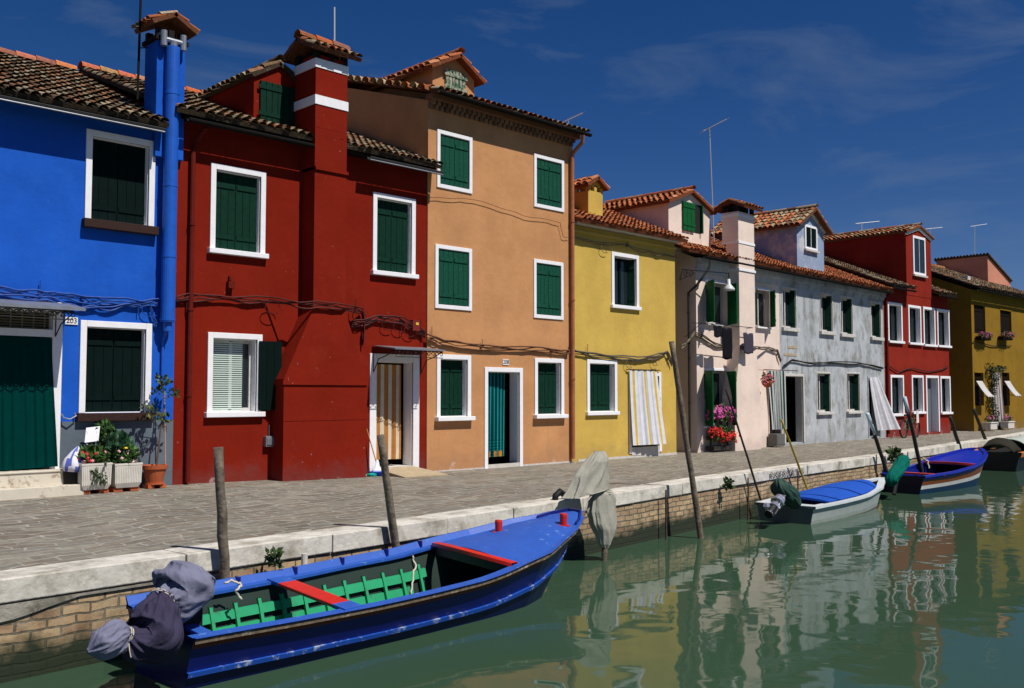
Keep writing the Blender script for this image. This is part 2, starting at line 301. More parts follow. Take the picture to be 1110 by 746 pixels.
def watermat():
    m = bpy.data.materials.new('green_canal_water'); m.use_nodes = True; n = m.node_tree.nodes; l = m.node_tree.links; b = n['Principled BSDF']
    b.inputs['Roughness'].default_value = .035; b.inputs['Base Color'].default_value = (.035, .072, .042, 1); b.inputs['IOR'].default_value = 1.33; b.inputs['Specular IOR Level'].default_value = .28
    tcn = n.new('ShaderNodeTexCoord'); mp_ = n.new('ShaderNodeMapping'); mp_.inputs['Scale'].default_value = (1, 1, 1); l.new(tcn.outputs['Object'], mp_.inputs[0])
    a = n.new('ShaderNodeTexNoise'); a.inputs['Scale'].default_value = 1.5; a.inputs['Detail'].default_value = 1.5; a.inputs['Distortion'].default_value = .4; l.new(mp_.outputs[0], a.inputs[0])
    c = n.new('ShaderNodeTexNoise'); c.inputs['Scale'].default_value = 7; c.inputs['Detail'].default_value = 1; l.new(mp_.outputs[0], c.inputs[0])
    ms = n.new('ShaderNodeMath'); ms.operation = 'MULTIPLY_ADD'; l.new(c.outputs[0], ms.inputs[0]); ms.inputs[1].default_value = .03; l.new(a.outputs[0], ms.inputs[2])
    bp = n.new('ShaderNodeBump'); bp.inputs['Strength'].default_value = .1; bp.inputs['Distance'].default_value = .08; l.new(ms.outputs[0], bp.inputs['Height']); l.new(bp.outputs[0], b.inputs['Normal'])
    return m
M['brick'] = brickmat(); M['kerb'] = kerbmat(); M['pave'] = pavemat(); M['water'] = watermat()
M['ground'] = mat('ground_earth', (.12, .10, .07), noise=.2)
WATER = -.9

# ------------------------------------------------------------------ ground, quay, water
mb = MB(); mb.quad((-900, -900, -2.2), (900, -900, -2.2), (900, 900, -2.2), (-900, 900, -2.2))
tag(mb.build('canal_bed', M['ground']), kind='structure')
mb = MB(); mb.quad((-900, -900, WATER), (900, -900, WATER), (900, 30, WATER), (-900, 30, WATER))
tag(mb.build('water', M['water']), kind='structure')
QP = [(-30, 8.95), (2.8, 9.1), (5.2, 9.25), (7.9, 9.5), (10.7, 9.82), (12.55, 10.02), (17.6, 10.65), (25.1, 11.2), (35.7, 12.4), (48, 14), (90, 17.5)]
def quayY(x):
    for (a, b), (c, d) in zip(QP, QP[1:]):
        if a <= x <= c: return b + (d - b) * (x - a) / (c - a)
KW = .46
def pavez(x, y):   # gentle fall of the pavement towards the canal and to the right
    t = max(0, min(1, (y - 10.2) / 5.0)); k = max(0, min(1, (13.5 - x) / 6.0)); return t * (.09 * k - .03 * (1 - k))
mb = MB()
xs = [-30, -10, -4, 0, 2.8, 4, 5.2, 6.5, 7.9, 9.3, 10.7, 12.55, 15, 17.6, 21, 25.1, 30, 35.7, 42, 48, 60, 90]
for a, b in zip(xs, xs[1:]):
    for k in range(9):
        def pt(x, k):
            y0 = quayY(x) + KW - .02; ys = [0, .12, .25, .4, .55, .7, .85, 1.0]
            y = y0 + (18.5 - y0) * ys[k] if k < 8 else (18.5 if k == 8 else 700)
            return (x, y, pavez(x, y) - .004)
        kk = min(k + 1, 7) if k < 7 else (8 if k == 7 else 9)
        if k == 7: continue
        if k == 8: kk = 9; mb.quad(pt(a, 8), pt(b, 8), pt(b, 9), pt(a, 9)); continue
        mb.quad(pt(a, k), pt(b, k), pt(b, kk), pt(a, kk))
tag(mb.build('pavement', M['pave']), kind='structure')
# kerb stones (one strip of big blocks) and brick wall under them
mb = MB(); dq = []
pos = -12.0; rnd = random.Random(3)
def edge(x): return Vector((x, quayY(x), 0))
while pos < 60:
    L = rnd.uniform(1.2, 2.0); a = edge(pos + .006); b = edge(pos + L - .006); t = (b - a).normalized(); nrm = Vector((-t.y, t.x, 0)); j = rnd.uniform(-.008, .008); tilt = rnd.uniform(-.004, .004)
    vs_ = []
    for p, s_ in ((a, 1), (b, -1)):
        for off in (0, KW):
            for z in (-.21, 0): vs_.append(p + nrm * (off + j) + Vector((0, 0, z + tilt)))
    mb.add(vs_, [(0, 1, 3, 2), (4, 6, 7, 5), (0, 4, 5, 1), (2, 3, 7, 6), (0, 2, 6, 4), (1, 5, 7, 3)]); pos += L
tag(mb.build('quay_kerb', M['kerb'], bevel=.012), kind='structure')
mb = MB(); me_uv = []; acc = 0
for (a, b), (c, d) in zip(QP, QP[1:]):
    L = math.hypot(c - a, d - b); o = .035
    mb.quad((a, b + o, -2.1), (c, d + o, -2.1), (c, d + o, -.2), (a, b + o, -.2)); me_uv += [(acc, -1.2), (acc + L, -1.2), (acc + L, .7), (acc, .7)]; acc += L
qw = mb.build('quay_wall', M['brick']); uvl = qw.data.uv_layers.new(name='wall')
for i, u in enumerate(me_uv): uvl.data[i].uv = u
tag(qw, kind='structure')
# rough concrete patch at the left end under the kerb
mb = MB(); rnd = random.Random(5); px0 = -8.0; low = -.42; prof = []
while px0 < 4.4:
    low = max(-.47, min(-.30, low + rnd.uniform(-.04, .04))) if px0 < 2.9 else min(-.25, low + .03); prof.append((px0, low)); px0 += rnd.uniform(.08, .2)
for (a, za), (b, zb) in zip(prof, prof[1:]):
    ya, yb = quayY(a) + .012, quayY(b) + .012; mb.add([(a, ya, za), (b, yb, zb), (b, yb, -.225), (a, ya, -.225), (a, ya + .03, za), (b, yb + .03, zb)], [(0, 1, 2, 3), (4, 5, 1, 0)])
tag(mb.build('quay_concrete_patch', mat('rough_quay_concrete', (.33, .31, .26), rough=.95, noise=.5, nscale=6, bump=.6, bscale=20, stain=(.12, .11, .08), stainlo=.5, stainhi=.65, stainscale=3)), kind='structure')

# ------------------------------------------------------------------ houses
BROWN = [(.15, .09, .05), (.22, .115, .065), (.10, .07, .045), (.34, .27, .18), (.30, .15, .08), (.2, .16, .11), (.3, .25, .17)]
ORANGE = [(.42, .13, .05), (.50, .17, .07), (.33, .10, .045), (.46, .20, .10), (.38, .12, .05), (.28, .12, .07)]
MIXED = [(.42, .14, .06), (.34, .25, .15), (.26, .10, .05), (.48, .18, .08), (.40, .31, .2), (.18, .1, .06)]
def tiles(mb, O, U, V, lu, lv, pal, w=.168, l=.28, seed=1, under=True, ridge=False):
    rn = random.Random(seed); O = Vector(O); U = Vector(U).normalized(); V = Vector(V).normalized(); N = U.cross(V).normalized()
    if N.z < 0: N = -N
    nc = max(1, round(lu / w)); w = lu / nc; nr = max(1, round(lv / l)); l = lv / nr; rb = w * .46; ra = w * .36
    if under:
        c0 = O - V * .02
        p = [c0, c0 + U * lu, c0 + U * lu + V * (lv + .02), c0 + V * (lv + .02)]
        mb.prism([q - N * .07 for q in p], N * .075, tuple(x * .55 for x in pal[2]))
    for c in range(nc):
        for r in range(nr):
            j = rn.uniform(-.012, .012); k = rn.uniform(-.03, .03); st = O + U * ((c + .5) * w + j) + V * (r * l - .04 + k * .6) + N * (.022 + rn.uniform(0, .012))
            en = O + U * ((c + .5) * w + j + rn.uniform(-.01, .01)) + V * ((r + 1) * l + .04) + N * (-.004)
            col = rn.choice(pal); q = rn.uniform(.7, 1.2); col = tuple(min(1, x * q) for x in col)
            vs = []
            for p_, rr in ((st, rb), (en, ra)):
                for s_ in range(6):
                    th = math.pi * s_ / 5; vs.append(p_ + U * (math.cos(th) * rr) + N * (math.sin(th) * rr * .8))
            fs = [(s_, s_ + 1, s_ + 7, s_ + 6) for s_ in range(5)]
            mb.add(vs, fs, col)
            # pan tile between the covers (lip visible at the eave)
    if ridge:
        n = max(1, round(lu / .36)); q = lu / n
        for i in range(n):
            p0 = O + V * lv + U * (i * q) + N * .03; p1 = p0 + U * (q + .04) - N * .012; col = tuple(x * rn.uniform(.8, 1.2) for x in rn.choice(ORANGE)); vs = []
            for p_, rr in ((p0, .125), (p1, .11)):
                for s_ in range(7):
                    th = math.pi * s_ / 6; vs.append(p_ + V * 0 + Vector((V.x, V.y, 0)).normalized() * (math.cos(th) * rr) + Vector((0, 0, math.sin(th) * rr)))
            mb.add(vs, [(s_, s_ + 1, s_ + 8, s_ + 7) for s_ in range(6)], col)

class House:
    def __init__(s, name, label, X, Y, a, width, pxe=None):
        s.X = X; s.Y = Y; s.a = a; s.w = width
        s.u = Vector((math.cos(a), math.sin(a), 0)); s.n = Vector((math.sin(a), -math.cos(a), 0)); s.o = Vector((X, Y, 0)); s.open = []
        s.root = thing(name, label, 'house', (X, Y, 0), a, 'houses along the canal')
    def S(s, px, py, d=0):      # photo position -> (along, up) on the plane d in front of the facade
        r = ray(px, py); o = s.o + s.n * d; t = (o - EYE).dot(s.n) / r.dot(s.n); p = EYE + r * t; return ((p - s.o).dot(s.u), p.z)
    def W(s, x, d, z): return s.o + s.u * x + s.n * d + Vector((0, 0, z))
    def rect(s, r, d=0):
        xl, xr, yt, yb = r; x0, z1 = s.S(xl, yt, d); _, z0 = s.S(xl, yb, d); x1, _ = s.S(xr, yt, d); return x0, x1, z0, z1
    def wall(s, x0, x1, ztop, m, depth=8.0, ridge=None, rev=.22, zb=-.1, name='wall', left_profile=None):
        mb = MB(); op = s.open
        xs = sorted(set([x0, x1] + [v for o in op for v in o[:2]])); zs = sorted(set([zb, ztop] + [v for o in op for v in o[2:4]]))
        for a, b in zip(xs, xs[1:]):
            for c, d in zip(zs, zs[1:]):
                cx, cz = (a + b) / 2, (c + d) / 2
                if any(o[0] < cx < o[1] and o[2] < cz < o[3] for o in op): continue
                mb.quad((a, 0, c), (b, 0, c), (b, 0, d), (a, 0, d))
        for o in op:
            a, b, c, d = o[:4]; r = o[4] if len(o) > 4 else rev
            mb.quad((a, 0, c), (a, r, c), (a, r, d), (a, 0, d)); mb.quad((b, r, c), (b, 0, c), (b, 0, d), (b, r, d))
            mb.quad((a, 0, d), (a, r, d), (b, r, d), (b, 0, d)); mb.quad((a, r, c), (a, 0, c), (b, 0, c), (b, r, c))
            
            if len(o) < 6: mb.quad((a, r, c), (b, r, c), (b, r, d), (a, r, d))
        ry, rz = ridge or (depth / 2, ztop + 1.6)
        for x in (x0, x1): mb.add([(x, 0, zb), (x, depth, zb), (x, depth, ztop), (x, ry, rz), (x, 0, ztop)], [(0, 1, 2, 3, 4)])
        mb.quad((x0, depth, zb), (x1, depth, zb), (x1, depth, ztop), (x0, depth, ztop))
        return mb.build(name, m, s.root)
    def roof(s, x0, x1, ze, tan, pal, ov=.35, ry=4.0, depth=8.0, seed=1, ridge=True):
        mb = MB(); V = Vector((0, 1, tan)).normalized(); lv = (ry + ov) * math.sqrt(1 + tan * tan)
        tiles(mb, (x0, -ov, ze), (1, 0, 0), V, x1 - x0, lv, pal, seed=seed, ridge=ridge)
        zr = ze + tan * (ry + ov)
        mb.prism([(x0, ry, zr - .06), (x0, depth + ov, zr - tan * (depth - ry + ov) - .06), (x0, depth + ov, zr - tan * (depth - ry + ov)), (x0, ry, zr)], (x1 - x0, 0, 0), pal[1])
        return mb.build('roof', M['tile'], s.root)
    def shutter(s, par, x0, x1, z0, z1, y, m, planks=3, inside=False, ang=0, hinge='l', worn=None, hinges=True):
        """plank shutter; closed in the plane y, or swung about its hinge by ang"""
        w = x1 - x0; mb = MB(); pw = w / planks
        for i in range(planks): mb.box(i * pw + .004, (i + 1) * pw - .004, 0, .028, z0, z1)
        mb.box(.006, w - .006, .012, .02, z0 + .004, z1 - .004)
        H = z1 - z0
        for q in (.17, .83): mb.box(.02, w - .02, -.018, .0, z0 + H * q - .04, z0 + H * q + .04)
        hx = x0 if hinge == 'l' else x1
        T = Matrix.Translation((hx, y, 0)) @ Matrix.Rotation(-ang if hinge == 'l' else ang, 4, 'Z') @ Matrix.Translation((0 if hinge == 'l' else -w, 0, 0))
        mb.v = [T @ v for v in mb.v]; sh = mb.build('shutter', m, par)
        if hinges:
            hb = MB()
            for q in (.17, .83):
                hz = z0 + H * q; a = (0, .1) if hinge == 'l' else (w - .1, w); hb.box(a[0], a[1], -.026, -.018, hz - .012, hz + .012)
            hb.v = [T @ v for v in hb.v]; return sh, hb
        return sh, None
    def window(s, r, fw=.1, rec=.1, style='closed', sm='green', sill='white', fm='white', fd=.03, sillh=.09, sillo=.1, extra=0, ang=100, frame=True, bar=True, flip=False, angr=None):
        x0, x1, z0, z1 = s.rect(r); a, b, c, d = x0 + fw, x1 - fw, z0 + (0 if sill else fw), z1 - fw
        if not frame: a, b, c, d = x0, x1, z0, z1
        s.open.append((a, b, c, d, .26)); mb = MB()
        if frame:
            mb.box(x0, a, -fd, .02, z0, z1); mb.box(b, x1, -fd, .02, z0, z1); mb.box(a, b, -fd, .02, d, z1)
            if not sill: mb.box(a, b, -fd, .02, z0, c)
            # lining of the reveal
            mb.box(a - .01, a + .012, .02, .24, c, d); mb.box(b - .012, b + .01, .02, .24, c, d); mb.box(a, b, .02, .24, d - .012, d + .008); mb.box(a, b, .02, .24, c - .01, c + .012)
        else:
            mb.box(a, b, -.02, .02, d + .001, d + .07)
        w = mb.build('window', M[fm], s.root, bevel=.006)
        if sill:
            mb = MB(); mb.box(x0 - .04 - extra, x1 + .04 + extra, -sillo, .02, z0 - sillh, z0 - .001); mb.build('sill', M[sill], w, bevel=.008)
        mid = (a + b) / 2; e = .014
        if style == 'closed':
            s.shutter(w, a + e, mid - .002, c + e, d - e, rec, M[sm], hinge='l'); s.shutter(w, mid + .002, b - e, c + e, d - e, rec, M[sm], hinge='r')
        else:
            g = MB(); g.box(a + .01, b - .01, .2, .215, c + .01, d - .01); g.build('pane', M['glass'], w)
            g = MB()
            g.box(a + .012, a + .06, .16, .2, c + .012, d - .012); g.box(b - .06, b - .012, .16, .2, c + .012, d - .012); g.box(mid - .03, mid + .03, .16, .2, c + .012, d - .012)
            g.box(a + .06, b - .06, .16, .2, c + .012, c + .07); g.box(a + .06, b - .06, .16, .2, d - .07, d - .012)
            g.build('casement', M['white_trim_worn' if bar else 'green_black'], w)
        if style == 'open':
            hw = (b - a) / 2 - .01
            s.shutter(w, a, a + hw, c + e, d - e, -.035, M[sm], hinge='l', ang=R(ang)); s.shutter(w, b - hw, b, c + e, d - e, -.035, M[sm], hinge='r', ang=R(angr if angr is not None else ang))
        if style == 'inset':   # leaves folded back against the reveals
            hw = min(.19, (b - a) / 2 - .03)
            s.shutter(w, a + .02, a + .02 + hw, c + e, d - e, .02, M[sm], hinge='l', ang=R(-62)); s.shutter(w, b - .02 - hw, b - .02, c + e, d - e, .02, M[sm], hinge='r', ang=R(-62))
        return w, (a, b, c, d)
    def door(s, r, fw=.1, depth=.4, fm='white', sill=.0, fd=.03, back='dark'):
        x0, x1, z0, z1 = s.rect(r); a, b, d = x0 + fw, x1 - fw, z1 - fw
        s.open.append((a, b, z0 + sill, d, depth, 1)); mb = MB()
        mb.box(x0, a, -fd, .02, z0, z1); mb.box(b, x1, -fd, .02, z0, z1); mb.box(a, b, -fd, .02, d, z1)
        mb.box(a - .01, a + .012, .02, depth, z0, d); mb.box(b - .012, b + .01, .02, depth, z0, d); mb.box(a, b, .02, depth, d - .012, d + .008)
        w = mb.build('door_frame', M[fm], s.root, bevel=.006)
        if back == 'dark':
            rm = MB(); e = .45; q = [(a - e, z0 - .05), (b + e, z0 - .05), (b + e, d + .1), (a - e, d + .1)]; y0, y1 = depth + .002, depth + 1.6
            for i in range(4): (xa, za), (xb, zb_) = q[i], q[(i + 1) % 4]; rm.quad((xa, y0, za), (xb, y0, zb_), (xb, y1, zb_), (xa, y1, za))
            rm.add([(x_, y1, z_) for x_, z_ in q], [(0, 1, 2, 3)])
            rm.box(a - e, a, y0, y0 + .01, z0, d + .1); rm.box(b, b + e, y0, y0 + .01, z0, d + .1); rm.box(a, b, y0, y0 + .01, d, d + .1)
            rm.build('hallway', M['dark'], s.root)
        else:
            rm = MB(); rm.box(a, b, depth - .03, depth + .01, z0, d - .02); rm.build('door', M[back], s.root)
        if sill: mb = MB(); mb.box(a, b, -.02, depth, z0 - .05, z0 + sill); mb.build('threshold', M['stone'], s.root)
        return w, (a, b, z0, d)
    def gutter(s, x0, x1, z, ov, m='gutter', edge=None):
        mb = MB(); n = 6
        pts = [(-ov - .06 + .06 * math.cos(math.pi + math.pi * i / n) , z + .06 * math.sin(math.pi + math.pi * i / n)) for i in range(n + 1)]
        prof = [Vector((x0, y, zz)) for y, zz in pts] + [Vector((x0, y * 1.0 + (.008 if k > n / 2 else -.008) * -1, zz + .012)) for k, (y, zz) in reversed(list(enumerate(pts)))]
        mb.prism(prof, (x1 - x0, 0, 0)); g_ = mb.build('gutter', M[m], s.root)
        if m == 'gutter': mb = MB(); mb.tube([(x0, -ov - .1, z - .052), (x1, -ov - .1, z - .052)], .013, 6); mb.build('gutter_glint', M['zinc'], g_)  # pale tube stands in for light caught along the gutter's lower edge
        return g_
    def soffit(s, x0, x1, z, ov, m, h=.1):
        mb = MB(); mb.box(x0, x1, -ov + .05, .02, z - h, z - .02); return mb.build('eave_board', M[m], s.root)
    def dormer(s, x0, x1, zb, ze, zp, yf, yb, m, pal, xp=None, seed=3, ov=.14, roofm=None, fascia=None):
        xp = (x0 + x1) / 2 if xp is None else xp; ze -= .08; zp -= .16
        mb = MB(); mb.prism([(x0, yf, zb), (x1, yf, zb), (x1, yf, ze), (xp, yf, zp), (x0, yf, ze)], (0, yb - yf, 0)); d = mb.build('dormer', M[m], s.root)
        mb = MB()
        for sx, xe in ((-1, x0), (1, x1)):
            V = Vector((xp - xe, 0, zp - ze)); L = V.length; V.normalize(); o = Vector((xe, yf - ov, ze + .07)) - V * ov
            tiles(mb, o, (0, 1, 0), V, yb - yf + ov, L + ov, pal, seed=seed + sx, w=.19)
        n = 1 + int((yb - yf) / .35); q = (yb - yf + ov) / n; rn = random.Random(seed)
        for i in range(n):
            y0 = yf - ov - .02 + i * q; col = rn.choice(pal); vs = []
            for y_, rr in ((y0, .1), (y0 + q + .03, .085)):
                for k in range(7):
                    th = math.pi * k / 6; vs.append(Vector((xp + math.cos(th) * rr, y_, zp + .12 + math.sin(th) * rr * .9)))
            mb.add(vs, [(k, k + 1, k + 8, k + 7) for k in range(6)], col)
        mb.build('dormer_roof', M['tile'], d)
        if fascia:
            mb = MB()
            for xe in (x0, x1):
                V = Vector((xp - xe, 0, zp - ze)); L = V.length; V.normalize(); Nn = Vector((-V.z, 0, V.x)); Nn = Nn if Nn.z > 0 else -Nn
                c = Vector((xe, yf - .03, ze)) + V * (L / 2 - .02) - Nn * .045
                mb.obox(c, V, Vector((0, 1, 0)), Nn, L / 2 + .04, .03, .045)
            mb.build('verge_trim', M[fascia], d)
        return d
def small_window(h, par, x0, x1, z0, z1, y, fw, fm, pm, shutter=None, sill=False):
    mb = MB()
    mb.box(x0, x0 + fw, y - .04, y - .001, z0, z1); mb.box(x1 - fw, x1, y - .04, y - .001, z0, z1); mb.box(x0 + fw, x1 - fw, y - .04, y - .001, z1 - fw, z1); mb.box(x0 + fw, x1 - fw, y - .04, y - .001, z0, z0 + fw)
    w = mb.build('window', M[fm], par)
    mb = MB(); mb.box(x0 + fw, x1 - fw, y - .012, y - .002, z0 + fw, z1 - fw); xm = (x0 + x1) / 2
    mb.build('pane', M[pm], w) if False else mb.build('window_pane', M[pm], par)
    mb = MB(); mb.box(xm - .02, xm + .02, y - .03, y - .012, z0 + fw, z1 - fw)
    if sill: mb.box(x0 - .05, x1 + .05, y - .1, y - .001, z0 - .07, z0 - .001)
    mb.build('window_sill' if sill else 'glazing_bar', M['white_trim_worn'], par)

FY = 15.6
def pxX(px, Y, py=400): return at(px, py, Y).x
def downpipe(h, pts, r, m):   # pts in facade local (x,y,z)
    mb = MB(); mb.tube(pts, r, 10)
    for i in range(1, 4):
        t = i / 4; k = len(pts) - 1; z = pts[1][2] + (pts[k][2] - pts[1][2]) * t; mb.lathe((pts[k][0], pts[k][1], z), [(r * 1.25, -.02), (r * 1.25, .02)], 10)
    return mb.build('downpipe', M[m], h.root, smooth=False)
def chimney(h, par_name, x0, x1, y0, y1, z0, z1, m, bands=(), bm='white', cap='gable', pal=ORANGE, neck=.22, capov=.14, lx=None):
    mb = MB(); mb.box(x0, x1, y0, y1, z0, z1); c = mb.build('chimney', M[m], h.root, bevel=.01)
    for (a, b) in bands:
        mb = MB(); mb.box(x0 - .015, x1 + .015, y0 - .015, y1 + .015, a, b); mb.build('band', M[bm], c)
    mb = MB(); e = .05; 
    for px_, py_ in ((x0 + e, y0 + e), (x1 - e, y0 + e), (x0 + e, y1 - e), (x1 - e, y1 - e), ((x0 + x1) / 2, y0 + e), ((x0 + x1) / 2, y1 - e)):
        mb.box(px_ - .05, px_ + .05, py_ - .05, py_ + .05, z1, z1 + neck)
    mb.box(x0 + .12, x1 - .12, y0 + .12, y1 - .12, z1, z1 + neck); mb.build('flue', M['dark'] if m != 'yellow' else M[m], c)
    return c

# ---- blue house
h = blue = House('blue_house', 'bright blue two storey house with grey plinth, leftmost in the row', -2.0, FY, 0, 0)
xr = pxX(188.5, FY) + 2.0
h.window((93.5, 168.5, 139.5, 237.5), sm='green_black', sill='brownsill', rec=.12, sillh=.14, sillo=.13)
h.window((87, 164.5, 347, 448), sm='green_black', sill='brownsill', rec=.12, sillh=.13, sillo=.11)
_, bd = h.door((-30, 68.3, 322, 516), fw=.15, depth=.25)
for ax in (.9, -99):
    if ax > 0: pass
h.wall(0, xr, 6.12, M['blue'], ridge=(4, 7.75)); h.roof(-.1, xr - .33, 6.12, .445, BROWN, seed=11)
h.soffit(0, xr - .35, 6.15, .35, 'blackgut'); h.gutter(-.05, xr - .42, 6.0, .3, 'gutter')
x, zt = h.S(100, 456.7); mb = MB(); xd = bd[1] + .15
mb.box(xd + .001, xr - .002, -.018, .01, -.1, zt); mb.box(0, bd[0] - .151, -.018, .01, -.1, zt); mb.build('plinth', M['plinth'], h.root)
# transom over the door with grid, crossbar
a, b, c, d = bd; zt1 = h.S(40, 357)[1]; zt0 = h.S(40, 365)[1]
mb = MB(); mb.box(a, b, -.03, .06, zt0, zt1); mb.build('door_crossbar', M['white'], h.root)
mb = MB(); mb.box(a, b, .14, .16, zt1, d, (.02, .02, .01))
for i in range(7): z = zt1 + (d - zt1) * (i + .5) / 7; mb.box(a, b, .1, .135, z - .008, z + .014, (.16, .15, .09))
for i in range(6): x = a + (b - a) * (i + .5) / 6; mb.box(x - .012, x + .012, .09, .1, zt1, d, (.2, .16, .12))
mb.build('transom_louvre', M['vc'], h.root)
# canopy slab with scroll iron
cx0, cz = h.S(13, 331, .8); cx1 = h.S(80, 330, .3)[0]
mb = MB(); mb.prism([(a - .25, -.02, cz + .1), (a - .25, -.8, cz - .02), (a - .25, -.8, cz + .03), (a - .25, -.02, cz + .15)], (b - a + .45, 0, 0)); can = mb.build('door_canopy', M['zinc'], h.root)
def scrolls(path0, path1, zt, hgt, n, r=.008):
    mb = MB(); p0 = Vector(path0); p1 = Vector(path1)
    for i in range(n):
        c = p0.lerp(p1, (i + .5) / n); dx = (p1 - p0).normalized(); R0 = hgt * .45
        for sg in (-1, 1):
            pts = []
            for k in range(14):
                th = k * .5; rr = R0 * (1 - k / 16); pts.append(c + dx * (sg * (R0 + math.cos(th) * rr * -1)) + Vector((0, 0, math.sin(th) * rr - hgt * .5)))
            mb.tube(pts, r, 5)
    mb.tube([p0, p1], r * 1.2, 5); mb.tube([p0 - Vector((0, 0, hgt)), p1 - Vector((0, 0, hgt))], r, 5); return mb
mb = scrolls((a - .2, -.76, cz - .03), (b + .04, -.76, cz - .03), 0, .13, 8)
for xx in (a - .2, b + .04): mb.tube([(xx, -.76, cz - .03), (xx, -.03, cz - .0), (xx, -.03, cz - .38), (xx, -.25, cz - .2), (xx, -.76, cz - .05)], .01, 5)
mb.build('canopy_bracket', M['iron'], can)
# steps
zs = h.S(40, 511)[1]; sx1 = h.S(72, 520, .3)[0]
mb = MB(); mb.box(a - .3, b + .16, -.3, -.02, -.05, zs); mb.box(a - .3, b + .33, -.55, -.3, -.05, zs * .5 + .02); mb.box(a - .32, b + .18, -.32, -.019, zs, zs + .03); mb.build('door_step', M['marble'], h.root, bevel=.008)
# number plate
def text_mesh(txt, size, loc, parent, m, rot=(R(90), 0, 0), name='lettering', ext=.002, spacing=1.0):
    cu = bpy.data.curves.new(name, 'FONT'); cu.body = txt; cu.size = size; cu.extrude = ext; cu.align_x = 'CENTER'; cu.align_y = 'CENTER'; cu.space_character = spacing
    o = bpy.data.objects.new(name, cu); COL.objects.link(o); dg = bpy.context.evaluated_depsgraph_get(); me = bpy.data.meshes.new_from_object(o.evaluated_get(dg)); bpy.data.objects.remove(o)
    o = bpy.data.objects.new(name, me); COL.objects.link(o); o.location = loc; o.rotation_euler = rot; me.materials.clear(); me.materials.append(m)
    if parent: o.parent = parent
    return o
def plate(h, r, txt):
    x0, x1, z0, z1 = h.rect(r, .02); mb = MB(); mb.box(x0, x1, -.02, -.002, z0, z1); p = mb.build('number_plate', M['white'], h.root)
    text_mesh(txt, (z1 - z0) * 1.02, ((x0 + x1) / 2, -.023, (z0 + z1) / 2), p, M['iron'], spacing=.95)
plate(h, (71, 84.5, 343.5, 351.5), '203')
# chimney: blue stack with big flue pipe
x0 = h.S(168, 100, .05)[0]; x1 = h.S(186, 100, .05)[0]
ztop = h.S(172, 43, .1)[1]
c = chimney(h, '', x0, x0 + .5, -.1, .38, 5.6, ztop, 'blue')
mb = MB(); mb.box(x0 - .04, x0 + .54, -.14, .42, ztop, ztop + .07); mb.build('cap_slab', M['blackgut'], c)
mb = MB(); cz_ = ztop + .29
for sg in (-1, 1):
    V = Vector((-sg, 0, .55)).normalized(); o = Vector((x0 + .27 + sg * .4, -.22, cz_ + .0)); tiles(mb, o, (0, 1, 0), V, .72, .46, MIXED, w=.15, l=.2, seed=5 + sg)
mb.build('chimney_roof', M['tile'], c)
px_, _ = h.S(183.5, 300, .2); zb_ = h.S(183, 349, .2)[1]; zt_ = h.S(184, 50, .2)[1]
mb = MB(); mb.tube([(px_, -.17, zb_), (px_, -.17, zt_)], .118, 20)
for z in (zb_ + .04, zb_ + 1.1, zb_ + 2.3, zt_ - .8): mb.lathe((px_, -.17, z), [(.124, -.02), (.124, .02)], 20)
fp = mb.build('flue_pipe', M['bluepipe'], h.root)
mb = MB(); mb.tube([(px_, -.17, zb_ - .16), (px_, -.17, zb_)], .07, 12); mb.tube([(px_ - .01, -.17, zb_ - .16), (px_ - .02, -.05, zb_ - .3), (px_ - .02, -.04, zb_ - 1.0)], .022, 8); mb.build('drain_pipe', M['bluepipe'], fp)
mb = MB(); mb.tube([(px_ - .17, -.2, zt_ - .02), (px_ - .17, -.2, zt_ + .24)], .055, 10); mb.tube([(px_ + .17, -.2, zt_ - .02), (px_ + .17, -.2, zt_ + .24)], .055, 10); mb.tube([(px_ - .17, -.2, zt_ + .1), (px_ + .17, -.2, zt_ + .1)], .045, 10); mb.tube([(px_, -.18, zt_ - .02), (px_, -.19, zt_ + .1)], .07, 10)
mb.build('flue_cowl', M['zinc'], fp)

# ---- red house
X0 = pxX(188.5, FY); h = red = House('red_house', 'dark red two storey house with white windows and big street side chimney', X0, FY, 0, 0)
xr = pxX(462, FY) - X0
h.window((228.4, 288, 176.5, 269), sm='green_dark', rec=.1)
h.window((404, 450, 208, 293), sm='green_dark', rec=.1)
w, (a, b, c, d) = h.window((225, 284, 360, 447), style='none', sm='green_black')
# blind, half lit, with one leaf standing open
mb = MB(); n = 34
for i in range(n): z = c + (d - c) * (i + .5) / n; mb.box(a + .03, b - .2, .155, .175, z - .011, z + .011)
mb.build('blind', M['blind'], w)
hw = (b - a) / 2
h.shutter(w, a + .005, a + hw, c + .02, d - .02, .02, M['green_black'], hinge='l', ang=R(-70)); h.shutter(w, b - hw + .03, b + .02, c + .02, d - .02, -.035, M['green_black'], hinge='r', ang=R(165))
w, rd = h.door((400.5, 454, 383, 512), fw=.16, depth=.3, sill=.0)
h.wall(0, xr, 6.33, M['red'], ridge=(4, 8.0)); h.roof(-.2, xr + .12, 6.42, .398, BROWN, seed=21)
h.soffit(0, xr, 6.42, .35, 'blackgut'); h.gutter(0, 3.05, 6.27, .3, 'blackgut'); h.gutter(3.75, xr + .1, 6.27, .3, 'gutter')
x, _ = h.S(207, 300, .07); downpipe(h, [(x + .12, -.3, 6.2), (x + .05, -.1, 6.0), (x, -.07, 5.8), (x, -.07, .12)], .045, 'redpipe')
